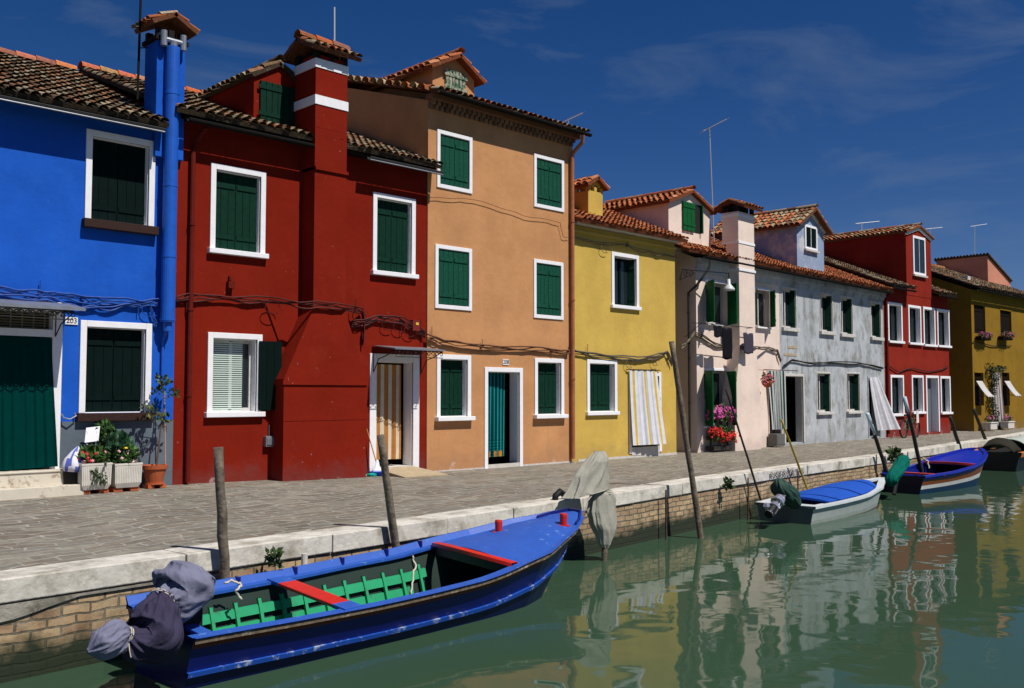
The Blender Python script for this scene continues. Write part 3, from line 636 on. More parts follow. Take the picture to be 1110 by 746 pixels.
# chimney breast
bx0, _ = h.S(342, 200, .45); bx1, _ = h.S(376.5, 200, .45); D = .42
lx0, _ = h.S(307, 470, D); lx1, _ = h.S(397, 470, D)
zsh0 = h.S(307, 411, D)[1]; zsh1 = h.S(340, 335, D)[1]
mb = MB()
prof = [(lx0, -.1), (lx1, -.1), (lx1, zsh0), (bx1, zsh1), (bx1, 8.0), (bx0, 8.0), (bx0, zsh1), (lx0, zsh0)]
mb.prism([(x, -D, z) for x, z in prof], (0, D + .01, 0)); cb = mb.build('chimney_breast', M['red'], h.root)
mb = MB(); mb.box(lx0 - .03, lx1 + .0, -D - .03, 0, zsh0 - .1, zsh0 - .02); z5 = h.S(320, 176, D)[1]; mb.box(bx0 - .0, bx1 + .02, -D - .04, 0, z5 - .06, z5); z6 = h.S(342, 456, D)[1]; mb.box(lx0 - .004, lx1 + .004, -D - .006, 0, z6, z6 + .012)
mb.build('ledge', M['red'], cb)
zt_ = h.S(342.5, 63, D)[1]; zb2 = h.S(342.5, 112.5, D)[1]; zb1 = h.S(342.5, 102.5, D)[1]; zb3 = h.S(342.5, 72.5, D)[1]
c = chimney(h, '', bx0 - .003, bx1 + .003, -D - .003, .3, 6.6, zt_, 'red', bands=((zb2, zb1), (zb3, zt_ + .003)), neck=.2)
mb = MB(); L = .3 + D + .36; xm = (bx0 + bx1) / 2; W2 = (bx1 - bx0) / 2 + .2
# mono-gable with ridge along the street
for sg in (-1, 1):
    ym = (-D + .3) / 2; V = Vector((0, -sg, .5)).normalized(); o = Vector((xm - W2, ym + sg * (L / 2), zt_ + .17)); tiles(mb, o, (1, 0, 0), V, W2 * 2, math.hypot(L / 2, L / 4), MIXED, w=.16, l=.26, seed=8 + sg, ridge=(sg < 0))
mb.build('chimney_roof', M['tile'], c)
# dormer
yd = .35; dx0, ze = h.S(275.5, 77, -yd); dx1 = h.S(328, 84, -yd)[0]; dxp, zp = h.S(303.6, 66, -yd); zb = h.S(275.5, 131, -yd)[1]
ze = h.S(275.5, 78, -yd)[1]; zp = h.S(302, 63, -yd)[1]
d_ = h.dormer(dx0, dx1, zb - .3, ze, zp, yd, 3.3, 'red', BROWN, seed=31, ov=.07)
sx0, sz1 = h.S(282, 87, -yd + .03); sz0 = h.S(282, 130, -yd + .03)[1]; sx1 = h.S(319.5, 94, -yd + .03)[0]
mb = MB(); n = 6
for i in range(n): q = (sx1 - sx0) / n; mb.box(sx0 + i * q + .006, sx0 + (i + 1) * q - .006, yd - .05, yd - .01, sz0, sz1)
for q in (.13, .8): zz = sz0 + (sz1 - sz0) * q; mb.box(sx0 - .04, sx1 + .04, yd - .065, yd - .05, zz, zz + .07)
mb.build('shutter', M['green_dark'], d_)
# door canopy (glass sheet on iron scrolls), meter box, tag box
a, b, c, d = rd
cz = h.S(405, 381, .05)[1]
mb = MB(); mb.prism([(a - .1, -.02, cz + .1), (a - .1, -.75, cz + .02), (a - .1, -.75, cz + .045), (a - .1, -.02, cz + .125)], (b - a + .35, 0, 0)); can = mb.build('door_canopy', M['zinc'], h.root)
mb = scrolls((a - .08, -.72, cz + .01), (b + .2, -.72, cz + .01), 0, .13, 6)
for xx in (a - .08, b + .2):
    mb.tube([(xx, -.72, cz), (xx, -.03, cz + .05), (xx, -.03, cz - .42), (xx, -.2, cz - .15), (xx, -.42, cz - .1), (xx, -.7, cz)], .011, 5)
mb.build('canopy_bracket', M['iron'], can)
x0, z1 = h.S(288.5, 473, .1); x1, z0 = h.S(299, 484, .1); mb = MB(); mb.box(x0, x1, -.1, -.001, z0, z1); mb.box(x0 + .02, x1 - .02, -.115, -.1, z0 + .03, z1 - .03); mb.tube([((x0 + x1) / 2, -.03, z1), ((x0 + x1) / 2, -.03, z1 + .2)], .01, 6); mb.build('meter_box', M['zinc'], h.root, bevel=.005)
x0, z1 = h.S(250, 306, .1); mb = MB(); mb.box(x0 - .03, x0 + .09, -.09, -.001, z1 - .1, z1 + .02); mb.box(x0, x0 + .05, -.06, -.001, z1 + .04, z1 + .11); mb.build('junction_box', M['redpipe'], h.root)
x0, z1 = h.S(449, 347, .1); mb = MB(); mb.box(x0 - .05, x0 + .14, -.12, -.001, z1 - .22, z1, (.16, .012, .008)); mb.box(x0 + .03, x0 + .1, -.125, -.12, z1 - .1, z1 - .05, (.7, .5, .03)); jb = mb.build('cable_box', M['vc'], h.root); jb['label'] = 'small red box with yellow sticker'
# mouth threshold
mb = MB(); mb.box(a, b, -.03, .6, -.05, .14); mb.build('threshold', M['stone'], h.root)
mb = MB(); mb.box(.05, xr - .2, -.012, .0, -.08, pavez(12, 15.6) + .03); mb.build('wall_foot', M['white_trim_worn'], h.root)

# ---- orange house
X0 = pxX(462, FY); h = orange = House('orange_house', 'tall orange three storey house with green shutters, between red and yellow houses', X0, FY - .03, 0, 0)
xr = pxX(620.5, FY) - X0
for i, r in enumerate([(473.4, 511.4, 140, 203), (578.3, 610.7, 166.5, 224), (471.3, 511, 264.5, 334), (578, 610, 280.5, 344.5)]):
    h.window(r, sm='green', rec=.0, sill=None, fw=.085)
h.window((473, 510, 384, 452), sm='green_dark', rec=.14, sillo=.13); h.window((579, 610.7, 388, 449.7), sm='green_dark', rec=.14, sillo=.13)
w, od = h.door((524.8, 566, 398, 509), fw=.1, depth=.3, sill=.1)
zr_o = 7.87 + 1.35
h.wall(0, xr, 7.87, M['orange'], ridge=(4, 9.15)); h.roof(-.06, xr + .2, 8.02, .31, MIXED, seed=41)
mb = MB(); mb.box(-.06, xr + .06, -.2, .02, 7.87, 7.98, (.2, .09, .045)); rn = random.Random(2)
n = int(xr / .14)
for i in range(n): x = i * xr / n; g = rn.uniform(.6, 1.3); mb.box(x + .015, x + .105, -.13, .01, 7.78, 7.868, (.2 * g, .11 * g, .06 * g))
for i in range(n): x = i * xr / n; g = rn.uniform(.6, 1.3); mb.box(x + .0, x + .09, -.07, .01, 7.70, 7.778, (.2 * g, .11 * g, .06 * g))
mb.build('brick_cornice', M['vc'], h.root)
h.gutter(-.06, xr + .2, 7.97, .35, 'blackgut')
x, _ = h.S(621, 400, .08); downpipe(h, [(x + .03, -.4, 7.92), (x + .08, -.34, 7.75), (x, -.09, 7.5), (x, -.08, 7.3), (x, -.08, .06)], .05, 'copper')
plate(h, (545.2, 551.8, 389.5, 395.5), '208')
# parapet copings of the left gable, conduit
mb = MB()
V = Vector((0, 1, .31)).normalized(); tiles(mb, (-.13, -.1, 8.03), V, (1, 0, 0), 4.2, .24, MIXED, w=.3, l=.24, seed=4, under=False); mb.build('verge_tiles', M['tile'], h.root)
yd = .3; dx0, ze = h.S(469, 69, -yd); dx1, _ = h.S(514, 82, -yd); dxp, zp = h.S(496, 57, -yd); zb = 8.0
d_ = h.dormer(dx0, dx1, zb, ze, zp, yd, 3.6, 'orange', ORANGE, xp=(dx0 + dx1) / 2 + .05, seed=51, ov=.2)
sx0, sz1 = h.S(481.5, 74.6, -yd); sz0 = h.S(481.5, 100, -yd)[1]; sx1 = h.S(503.5, 80, -yd)[0]
mb = MB(); n = 6
for i in range(n): q = (sx1 - sx0) / n; mb.box(sx0 + i * q + .01, sx0 + (i + 1) * q - .01, yd - .05, yd - .01, sz0, sz1)
for q in (.2, .72): zz = sz0 + (sz1 - sz0) * q; mb.box(sx0 - .04, sx1 + .04, yd - .065, yd - .05, zz, zz + .06)
mb.build('shutter', M['green_worn'], d_)
mb = MB(); mb.box(.02, xr - .1, -.012, .0, -.08, .0); mb.build('wall_foot', M['white_trim_worn'], h.root)

# ---- yellow house
X0 = pxX(620.5, FY); h = yellow = House('yellow_house', 'low yellow two storey house with a striped door curtain, beside the alley', X0, FY, 0, 0)
xr = pxX(732.5, FY) - X0
h.window((662.4, 691.7, 272.7, 330), sm='green_dark', rec=.16, sillo=.08, style='inset', bar=False); h.window((635.7, 668.2, 389.5, 446.5), sm='green_dark', rec=.14, sillo=.08)
w, yd_ = h.door((681.3, 716, 403, 492), fw=.1, depth=.3, sill=.16)
h.wall(0, xr, 5.78, M['yellow'], ridge=(4, 7.4)); h.roof(-.05, xr + .12, 5.86, .42, ORANGE, seed=61)
h.soffit(0, xr, 5.86, .3, 'white_trim_worn', h=.07)
mb = MB(); mb.box(0, xr, -.06, .01, 5.6, 5.66); mb.build('string_course', M['yellow'], h.root)
yc = .6; x0, _ = h.S(637.7, 215, -yc); x1, _ = h.S(653.5, 215, -yc); zt_ = h.S(637.7, 206, -yc)[1]
c = chimney(h, '', x0, x1, yc, yc + .5, 6.1, zt_, 'yellow', neck=.16)
mb = MB(); xm = (x0 + x1) / 2; zc = zt_ + .14
for sg in (-1, 1):
    V = Vector((-sg, 0, .6)).normalized(); o = Vector((xm + sg * .42, yc - .12, zc)); tiles(mb, o, (0, 1, 0), V, .75, .49, ORANGE, w=.17, l=.25, seed=15 + sg)
mb.prism([(x0, yc, zc - .02), (x1, yc, zc - .02), (xm, yc, zc + .19)], (0, .5, 0), (.62, .41, .065)); mb.build('chimney_roof', M['tile'], c)
x0, z1 = h.S(714, 431, .08); mb = MB(); mb.box(x0, x0 + .1, -.07, -.001, z1 - .1, z1); mb.build('meter_box', M['zinc'], h.root)
mb = MB(); mb.box(.2, xr, -.012, .0, -.08, .02); mb.build('wall_foot', M['white_trim_worn'], h.root)

# ---- pink house (on the far side of the alley)
A2 = R(2.0); Xp = pxX(755.3, FY + .05); h = pink = House('pink_house', 'pale pink house with green shutters, chimney breast and hanging laundry', Xp, FY + .05, A2, 0)
xr = h.S(845.5, 400)[0]
wq = lambda r, **k: h.window(r, frame=False, sm='green_bright', style='open', sill='white', sillh=.05, sillo=.1, fm='white', **k)
wq((764.5, 788, 305, 350.5), ang=128, angr=57); wq((818.5, 834, 313.5, 354), ang=150, angr=48)
wq((763, 787, 401.5, 462), ang=128, angr=57)
w, pd = h.door((832, 846.5, 403, 484), fw=.04, depth=.3, fm='pink')
h.wall(0, xr, 5.5, M['pink'], ridge=(4, 7.2)); h.roof(-.9, xr + .0, 5.62, .42, ORANGE, seed=71)
mb = MB(); mb.box(0, xr, -.12, .01, 5.33, 5.5); mb.box(0, xr, -.05, .01, 5.1, 5.33); mb.build('cornice', M['white_trim_worn'], h.root)
h.gutter(-.1, xr, 5.5, .3, 'blackgut')
D = .4; bx0 = h.S(801, 300, D)[0]; bx1 = h.S(818, 300, D)[0]; lx0 = h.S(799, 460, D)[0]
zs0 = h.S(800, 430, D)[1]; zs1 = h.S(800, 390, D)[1]
mb = MB(); prof = [(lx0 - .12, -.1), (bx1 + .25, -.1), (bx1 + .25, zs0), (bx1 + .1, zs1), (bx1, zs1 + .5), (bx1, 6.2), (bx0, 6.2), (bx0, zs1 + .5), (bx0 - .06, zs1), (lx0 - .12, zs0)]
mb.prism([(x, -D, z) for x, z in prof], (0, D + .01, 0)); mb.build('chimney_breast', M['pink'], h.root)
zt_ = h.S(801, 229, D)[1]; z2 = h.S(801, 262, D)[1]; z3 = h.S(801, 292, D)[1]
c = chimney(h, '', bx0 - .003, bx1 + .003, -D - .003, .15, 6.1, zt_, 'pink', bands=((zt_ - .14, zt_ - .06), (z2 - .04, z2 + .03)), neck=.2)
mb = MB(); mb.box(bx0 - .03, bx1 + .03, -D - .03, .0, z3 - .03, z3 + .04); mb.build('band', M['white'], c)
mb = MB(); xm = (bx0 + bx1) / 2; ym = (-D + .15) / 2
for sg in (-1, 1):
    V = Vector((0, -sg, .45)).normalized(); o = Vector((xm - .55, ym + sg * .52, zt_ + .14)); tiles(mb, o, (1, 0, 0), V, 1.1, .57, ORANGE, w=.17, l=.27, seed=18 + sg)
mb.build('chimney_roof', M['tile'], c)
yd = .5; dx0, ze = h.S(724.5, 216, -yd); dx1 = h.S(770, 224, -yd)[0]; dxp, zp = h.S(748, 203.5, -yd)
d_ = h.dormer(dx0, dx1, 5.7, ze, zp, yd, 3.6, 'pink', ORANGE, xp=(dx0 + dx1) / 2, seed=81, ov=.14)
sx0, sz1 = h.S(738.7, 218, -yd); sz0 = h.S(738.7, 249, -yd)[1]; sx1 = h.S(759, 220, -yd)[0]; sxm = sx0 + (sx1 - sx0) * .62
mb = MB(); mb.box(sx0 + .05, sx1, yd - .012, yd - .001, sz0, sz1); mb.build('window_pane', M['dark'], d_)
mb = MB()
for i in range(3): q = (sxm - sx0) / 3; mb.box(sx0 + i * q + .006, sx0 + (i + 1) * q - .006, yd - .06, yd - .02, sz0, sz1)
for q in (.17, .8): zz = sz0 + (sz1 - sz0) * q; mb.box(sx0, sxm, yd - .075, yd - .06, zz, zz + .07)
mb.build('shutter', M['green_bright'], d_)
mb = MB(); mb.box(sx1 - .04, sx1 + .01, yd - .1, yd - .02, sz0, sz1); mb.build('shutter', M['green_bright'], d_)
# downpipe in the alley mouth and black gutter elbow
downpipe(h, [(.22, -.36, 5.42), (.15, -.35, 5.2), (-.14, -.12, 4.7), (-.2, .12, 4.5), (-.2, .12, .1)], .038, 'gutter')
x0, z0_ = h.S(762, 298, .1)

# ---- grey house
p0 = pink.W(pink.S(845.5, 400)[0], 0, 0); h = grey = House('grey_house', 'weathered grey two storey house with peeling plaster and blue grey dormer', p0.x, p0.y, A2, 0)
xr = h.S(958.7, 400)[0]
for r in [(848, 862.3, 311, 354.5), (888.8, 901.5, 317.5, 358.5), (911, 923.2, 321, 361.3), (943.6, 953.8, 327, 365)]:
    h.window((r[0] - 1, r[1] + 1, r[2] - 1, r[3]), fw=.06, style='inset', sm='green_dark', sill='white_trim_worn', fm='white_trim_worn', fd=.015, sillh=.12, bar=True)
for r in [(885.7, 899.5, 403.9, 447), (918, 931, 404.2, 446)]:
    h.window((r[0] - 1, r[1] + 1, r[2] - 1, r[3]), fw=.06, style='inset', sm='green_dark', sill='white_trim_worn', fm='white_trim_worn', fd=.015, sillh=.09, bar=True)
h.door((849, 871, 405, 481), fw=.08, depth=.26, fm='stone'); w, gd = h.door((940, 953, 408, 474), fw=.06, depth=.3, fm='grey')
h.wall(0, xr, 5.5, M['grey'], ridge=(4, 7.2)); h.roof(0, xr + .1, 5.62, .42, ORANGE, seed=91)
mb = MB(); mb.box(0.01, xr, -.12, .01, 5.33, 5.5); mb.box(0.01, xr, -.05, .01, 5.22, 5.33); mb.build('cornice', M['grey'], h.root)
h.gutter(0, xr, 5.5, .3, 'blackgut')
yd = .15; dx0, ze = h.S(863.5, 240, -yd); dx1 = h.S(892.6, 246, -yd)[0]; dxp, zp = h.S(880, 224, -yd)
d_ = h.dormer(dx0, dx1, 5.6, ze, zp, yd, 3.6, 'bluegrey', MIXED, xp=(dx0 + dx1) / 2, seed=95, ov=.25, fascia='marble')
sx0, sz1 = h.S(871.5, 243, -yd); sz0 = h.S(871.5, 269.5, -yd)[1]; sx1 = h.S(884.7, 246, -yd)[0]
small_window(h, d_, sx0, sx1, sz0, sz1, yd, .08, 'white', 'green_black', sill=True)
for (x_, y_, w_) in ((854, 375.5, 10), (850, 383.5, 14)):
    a0, z0_ = h.S(x_, y_, .01); a1 = h.S(x_ + w_, y_, .01)[0]; mb = MB(); mb.box(a0, a1, -.012, -.001, z0_ - .06, z0_ + .02); mb.build('bare_brick_patch', M['concrete'], h.root)

# ---- far red house
p0 = grey.W(xr, 0, 0); h = red2 = House('red_house', 'far red house with white framed windows and wall dormer, bicycle beneath', p0.x + .02, p0.y, R(-1.0), 0)
xr = h.S(1029, 400)[0]
for r in [(961.6, 977.2, 327, 369), (983.8, 997.6, 330.3, 371), (1000, 1012.9, 332.3, 373), (1015, 1028.2, 334.5, 374)]:
    h.window(r, fw=.1, style='none', sill='white', bar=False)
h.window((964.7, 979, 406.4, 449), fw=.1, style='none', sill='white', bar=False); h.window((987.6, 1000.4, 406.6, 446.5), fw=.1, style='none', sill='white', bar=False); h.window((1018.7, 1029.5, 407.7, 447), fw=.1, style='none', sill='white', bar=False)
w, r2d = h.door((1003, 1017, 407, 469), fw=.1, depth=.3, back='plinth')
h.wall(0, xr, 5.75, M['red_far'], ridge=(4, 7.45)); 
dx0, ze = h.S(981.3, 250); dx1 = h.S(1008.2, 257)[0]; dxp, zp = h.S(995.5, 243)
h.roof(-.1, dx0 + .03, 5.85, .42, BROWN, seed=101); h.roof(dx1 - .02, xr + .1, 5.85, .42, BROWN, seed=103)
h.gutter(-.1, dx0, 5.72, .3, 'blackgut'); h.gutter(dx1, xr + .1, 5.72, .3, 'blackgut')
d_ = h.dormer(dx0, dx1, 5.6, ze, zp, -.012, 4.2, 'red_far', MIXED, xp=(dx0 + dx1) / 2, seed=105, ov=.12, fascia='white')
sx0, sz1 = h.S(988.2, 255); sz0 = h.S(988.2, 297)[1]; sx1 = h.S(1001.6, 258)[0]
small_window(h, d_, sx0, sx1, sz0, sz1, -.014, .1, 'white', 'glass', sill=True)
downpipe(h, [(.1, -.3, 5.7), (.1, -.2, 5.5), (.12, -.06, 5.3), (.12, -.06, .1)], .05, 'redpipe')

# ---- ochre house at the far right
Yc = FY + .45; Xc = pxX(1054.4, Yc); h = ochre = House('ochre_house', 'ochre yellow house at the right end with flower boxes and white awnings', Xc, Yc, R(-1.0), 0)
xr = 9.5
for r in [(1055.5, 1067.6, 330, 361), (1084, 1096, 336, 362)]: h.window(r, frame=False, style='closed', sm='brown_dark', rec=.08, sill=None, fm='ochre')
for r in [(1056, 1066, 404, 440), (1086, 1094, 404, 440)]: h.window(r, frame=False, style='closed', sm='brown_dark', rec=.1, sill=None, fm='ochre')
w, ocd = h.door((1074, 1084, 402, 466), fw=.05, depth=.3, fm='ochre')
h.wall(0, xr, 6.35, M['ochre'], ridge=(4, 8.0)); h.roof(-.15, xr, 6.45, .42, BROWN, seed=111)
h.gutter(-.1, xr, 6.3, .3, 'blackgut')
yd = 1.8; dx0 = h.S(1071, 300, -yd)[0]; zt_ = h.S(1071, 277, -yd)[1]
mb = MB(); mb.prism([(dx0, yd, 6.8), (dx0 + 3.2, yd, 6.8), (dx0 + 3.2, yd, zt_ - 1.1), (dx0, yd, zt_)], (0, 2.6, 0)); d_ = mb.build('dormer', M['salmon'], h.root)
mb = MB(); V = Vector((3.2, 0, -1.1)).normalized(); tiles(mb, Vector((dx0 + 3.2, yd - .1, zt_ - 1.05)), (0, 1, 0), -V, 2.8, 3.45, BROWN, seed=9); mb.build('dormer_roof', M['tile'], d_)
mb = MB(); x_ = h.S(1049, 300, -.8)[0]; mb.box(x_, x_ + .35, .8, 1.1, 6.8, 7.18); c = mb.build('chimney', M['white_trim_worn'], h.root)
# filler house further on, seen only past the frame
h = House('ochre_house', 'plain tan house beyond the ochre house at the far right end', Xc + 9.55, Yc - .1, 0, 0); h.root['group'] = 'houses along the canal'
h.window((1300, 1310, 330, 361), frame=False, style='closed', sm='brown_dark', sill=None, fm='ochre') if False else None
h.wall(0, 12, 6.0, M['orange'], ridge=(4, 7.6)); h.roof(-.05, 12, 6.1, .42, BROWN, seed=121); far_house = h

# ------------------------------------------------------------------ cables along the facades
def wires(h, name, label, pts, m, n=3, r=.012, d=.05, seed=0, stubs=0, loops=0):
    rn = random.Random(seed); P = []
    for q in pts:
        dd = q[2] if len(q) > 2 else d; x, z = h.S(q[0], q[1], dd); P.append(h.W(x, dd, z))
    fine = []
    for a, b in zip(P, P[1:]):
        for k in range(6): fine.append(a.lerp(b, k / 6))
    fine.append(P[-1]); mb = MB()
    for i in range(n):
        ph = rn.uniform(0, 60); am = rn.uniform(.03, .09); off = Vector((0, 0, (i - (n - 1) / 2) * .03))
        mb.tube([p + off + h.n * (rn.uniform(0, .01) + .012 * i) + Vector((0, 0, mnoise.noise(Vector((k * .23 + ph, ph, 0))) * am)) for k, p in enumerate(fine)], r * rn.uniform(.7, 1.2), 5)
    for i in range(stubs):
        p = rn.choice(fine); L = rn.uniform(.1, .3) * rn.choice((-1, 1)); mb.tube([p, p + Vector((0, 0, L))], .008, 5)
        mb.box(-.03, .03, -.03, .03, -.04, .04, M=Matrix.Translation(p))
    for i in range(loops):
        p = rn.choice(fine[2:-2]); q = [p + h.u * (math.cos(t * .6) * .16 - .0) + Vector((0, 0, -.12 + math.sin(t * .6) * .12)) + h.n * .02 for t in range(10)]; mb.tube(q, .008, 5)
    return tag(mb.build(name, M[m], origin=P[0]), label, 'cable', 'cables along the house fronts')
wires(blue, 'utility_cable', 'blue painted cable bundle running over the blue door canopy', [(-20, 312), (13, 316), (40, 319), (60, 321), (90, 323), (110, 327), (150, 329), (176, 327)], 'cable_blue', 4, .014, seed=1, stubs=3, loops=1)
wires(blue, 'utility_cable', 'slack lower blue cable sagging above the blue ground floor window', [(-20, 318), (30, 322), (60, 326), (85, 333), (110, 335), (140, 331), (162, 329), (166, 345), (170, 352)], 'cable_blue', 2, .014, seed=2)
wires(red, 'utility_cable', 'dark red cable bundle crossing the red house between storeys', [(190, 324), (215, 322), (250, 324), (290, 326), (320, 329, .44), (345, 331, .47), (372, 333, .47), (392, 337), (394, 352), (393, 372)], 'cable_red', 4, .013, seed=3, stubs=3, loops=2)
wires(red, 'utility_cable', 'looped dark cables hanging over the canopy of the red house', [(380, 352), (395, 349), (410, 345), (425, 346), (440, 350), (452, 358), (460, 363)], 'cable_red', 5, .016, seed=4, stubs=4, loops=3)
wires(orange, 'utility_cable', 'brown cable bundle crossing the orange house above its door', [(462, 366), (480, 371), (505, 374), (540, 377), (580, 379), (616, 382)], 'cable_brown', 4, .015, seed=5, stubs=4)
wires(orange, 'utility_cable', 'thin sagging wire on the orange house between upper window rows', [(462, 214), (500, 214), (540, 226), (570, 234), (607, 241), (610, 256), (617, 257)], 'cable_brown', 1, .007, seed=6)
wires(yellow, 'utility_cable', 'tangled pale cables crossing the yellow house above its curtain', [(622, 381), (640, 384), (665, 388), (690, 390), (710, 387), (722, 382), (728, 395)], 'cable_grey', 4, .016, seed=7, stubs=2, loops=2)
wires(yellow, 'utility_cable', 'thin dark wire under the eaves of the yellow house', [(623, 258), (650, 264), (680, 266), (700, 272), (715, 276), (732, 278)], 'cable_grey', 2, .011, seed=8, stubs=1, loops=1)
wires(pink, 'utility_cable', 'pale cable hose arching from the alley across the pink house', [(738, 377), (745, 370), (752, 362), (762, 366), (775, 374), (792, 376), (803, 377, .42), (818, 378, .42), (832, 377), (842, 380), (846, 392)], 'cable_grey', 3, .02, seed=9, stubs=2)
wires(grey, 'utility_cable', 'black cable sagging across the weathered grey house', [(849, 396), (858, 391), (880, 394), (900, 393), (930, 394), (945, 396), (957, 400)], 'iron', 2, .022, seed=10)
wires(red2, 'utility_cable', 'dark wavy cable crossing the far red house over its door', [(960, 396), (975, 403), (990, 399), (1005, 403), (1018, 402), (1028, 397)], 'iron', 1, .02, seed=11)
wires(ochre, 'utility_cable', 'dark cable across the ochre house below its flower boxes', [(1055, 370), (1075, 374), (1096, 375)], 'iron', 1, .02, seed=12)

# ------------------------------------------------------------------ door curtains
def curtain(name, label, tl, tr, bl, br, pleats, amp, colfn, nrm, nu=80, nv=24, hem=0, sway=0, cat='curtain', group='curtains hung in the doorways', m='cloth'):
    tl, tr, bl, br = map(Vector, (tl, tr, bl, br)); nrm = Vector(nrm); mb = MB()
    def fn(u, v):
        p = tl.lerp(tr, u).lerp(bl.lerp(br, u), v); w = amp * (.45 + .55 * v) * (math.sin(u * pleats * 6.283 + math.sin(v * 3 + u * 5) * .5) + .35 * math.sin(u * pleats * 2.3 * 6.283 + 1 + v))
        return p + nrm * (w + sway * v * v) + Vector((0, 0, hem * math.sin(u * 9) * v))
    mb.grid(fn, nu, nv, colfn); o = mb.build(name, M[m], origin=tuple((bl + br) / 2), smooth=True)
    return tag(o, label, cat, group)
h = blue; a, b, c, d = bd; z0 = h.S(40, 508.5)[1]; z1 = h.S(40, 366)[1]
curtain('door_curtain', 'dark teal green curtain filling the blue house doorway', h.W(a - .02, .03, z1), h.W(b - .02, .03, z1), h.W(a - .02, .09, z0), h.W(b + .1, .09, z0 + .03), 7, .022, lambda u, v: (.001, .036, .032), h.n)
h = red; a, b, c, d = rd
def stripes(c1, c2, n, ph=0): return lambda u, v: c1 if math.sin(u * n * 6.283 + ph) > 0 else c2
curtain('door_curtain', 'orange and white striped curtain in the red house doorway', h.W(a + .02, -.1, d - .05), h.W(b - .1, -.26, d - .05), h.W(a + .02, -.1, .3), h.W(b - .1, -.26, .27), 4, .02, stripes((.62, .55, .42), (.42, .18, .05), 3.6, .6), h.n)
h = orange; a, b, c, d = od
def plaid(u, v):
    if v > .93 and math.sin(u * 25) > .2: return (.6, .22, .02)
    base = (.0, .055, .06)
    if v > .8: base = (.0, .10, .10) if (int(v * 60) % 2) else (.0, .03, .035)
    return (.03, .24, .25) if math.sin(u * 40) > .72 else base
curtain('door_curtain', 'teal plaid curtain in the orange house doorway', h.W(a + .02, -.16, d - .02), h.W(b - .22, -.24, d - .02), h.W(a + .02, -.16, .2), h.W(b - .25, -.24, .2), 5, .02, plaid, h.n, nu=120, nv=60)
h = yellow; x0, z1 = h.S(682, 401, .05); x1 = h.S(712, 402, .05)[0]; z0 = h.S(684, 483, .1)[1]
def ystr(u, v):
    return (.6, .43, .06) if (.1 < u < .17 or .5 < u < .57 or .84 < u < .93) else ((.66, .66, .7) if math.sin(u * 40) > -.5 else (.5, .51, .56))
curtain('door_curtain', 'white and yellow striped curtain blowing outside the yellow house doorway', h.W(x0, .06, z1), h.W(x1, .06, z1), h.W(x0 + .02, .08, z0), h.W(x1 + .12, .2, z0), 5, .018, ystr, h.n, sway=.06)
mb = MB(); mb.tube([h.W(x0 - .08, .07, z1 + .01), h.W(x1 + .12, .07, z1 + .01)], .012, 6)
for xx in (x0 - .06, x1 + .1): mb.tube([h.W(xx, .07, z1 + .01), h.W(xx, 0, z1 + .01)], .01, 5)
tag(mb.build('curtain_rod', M['iron'], origin=h.W(x0, .07, z1)), 'thin iron curtain rod over the yellow house door', 'curtain rod', 'curtain rods')
h = pink; x0, z1 = h.S(834, 402, .1); x1 = h.S(848, 404, .1)[0]; z0 = h.S(834, 466, .1)[1]
curtain('door_curtain', 'dark green and white striped curtain at the pink house door', h.W(x0 - .1, .08, z1), h.W(x1 - .25, .35, z1), h.W(x0 + .15, .08, z0), h.W(x1 - .1, .28, z0), 5, .03, stripes((.62, .64, .62), (.02, .08, .06), 5.5), h.n)
mb = MB(); mb.tube([h.W(x0 - .2, .1, z1 + .03), h.W(x1 + .55, .35, z1 + .02)], .015, 6); mb.tube([h.W(x0 - .2, .1, z1 + .03), h.W(x0 - .2, 0, z1 + .03)], .015, 6)
tag(mb.build('curtain_rod', M['rust'], origin=h.W(x0, .1, z1)), 'rusty curtain rod reaching from pink house over grey house door', 'curtain rod', 'curtain rods')
h = grey; x0, z1 = h.S(943, 409, .1); x1 = h.S(955, 409.5, .4)[0]; z0 = h.S(950, 467, .3)[1]
curtain('door_curtain', 'plain white curtain blowing far out of the grey house doorway', h.W(x0, .08, z1), h.W(x1, .3, z1), h.W(x0 + .3, .12, z0), h.W(x1 + .5, .8, z0 + .05), 2.4, .014, lambda u, v: (.84, .83, .86), h.n, sway=.1)

# ------------------------------------------------------------------ laundry, lamp, small wall things
h = pink
def hang(label, r, d0, col, group='dark laundry on the pink house line', name='laundry_garment', legs=False):
    x0, x1, z0, z1 = h.rect(r, d0); mb = MB()
    def fn(u, v): return h.W(x0 + (x1 - x0) * u, d0 + .03 * math.sin(u * 7 + v * 2), z1 + (z0 - z1) * v + .02 * math.sin(u * 9))
    mb.grid(fn, 10, 10, col=col)
    return tag(mb.build(name, M['cloth'], origin=h.W(x0, d0, z1), smooth=True, solid=.012), label, 'laundry', group)
hang('small black garment hung first on the laundry line', (773, 781.5, 353, 365), .55, (.015, .015, .018))
hang('long black trousers hanging on the laundry line', (782, 792.5, 355.5, 389), .55, (.012, .012, .016))
hang('dark purple grey towel hanging right of the chimney breast', (805.5, 815.5, 361, 383), .62, (.06, .055, .075))
mb = MB(); x0, z1 = h.S(759, 351, .5); x1 = h.S(816, 361, .6)[0]
mb.tube([h.W(x0, 0, z1 - .35), h.W(x0, .55, z1 + .02), h.W(x0 + .02, 0, z1 + .04), h.W(x0, .55, z1 + .02), h.W(x1, .6, z1 + .02), h.W(x1, .0, z1)], .01, 5); mb.tube([h.W(x0, .35, z1 + .02), h.W(x1, .4, z1 + .02)], .004, 4)
tag(mb.build('clothes_line', M['iron'], origin=h.W(x0, 0, z1)), 'wire clothes line frame projecting from the pink house', 'clothes line')
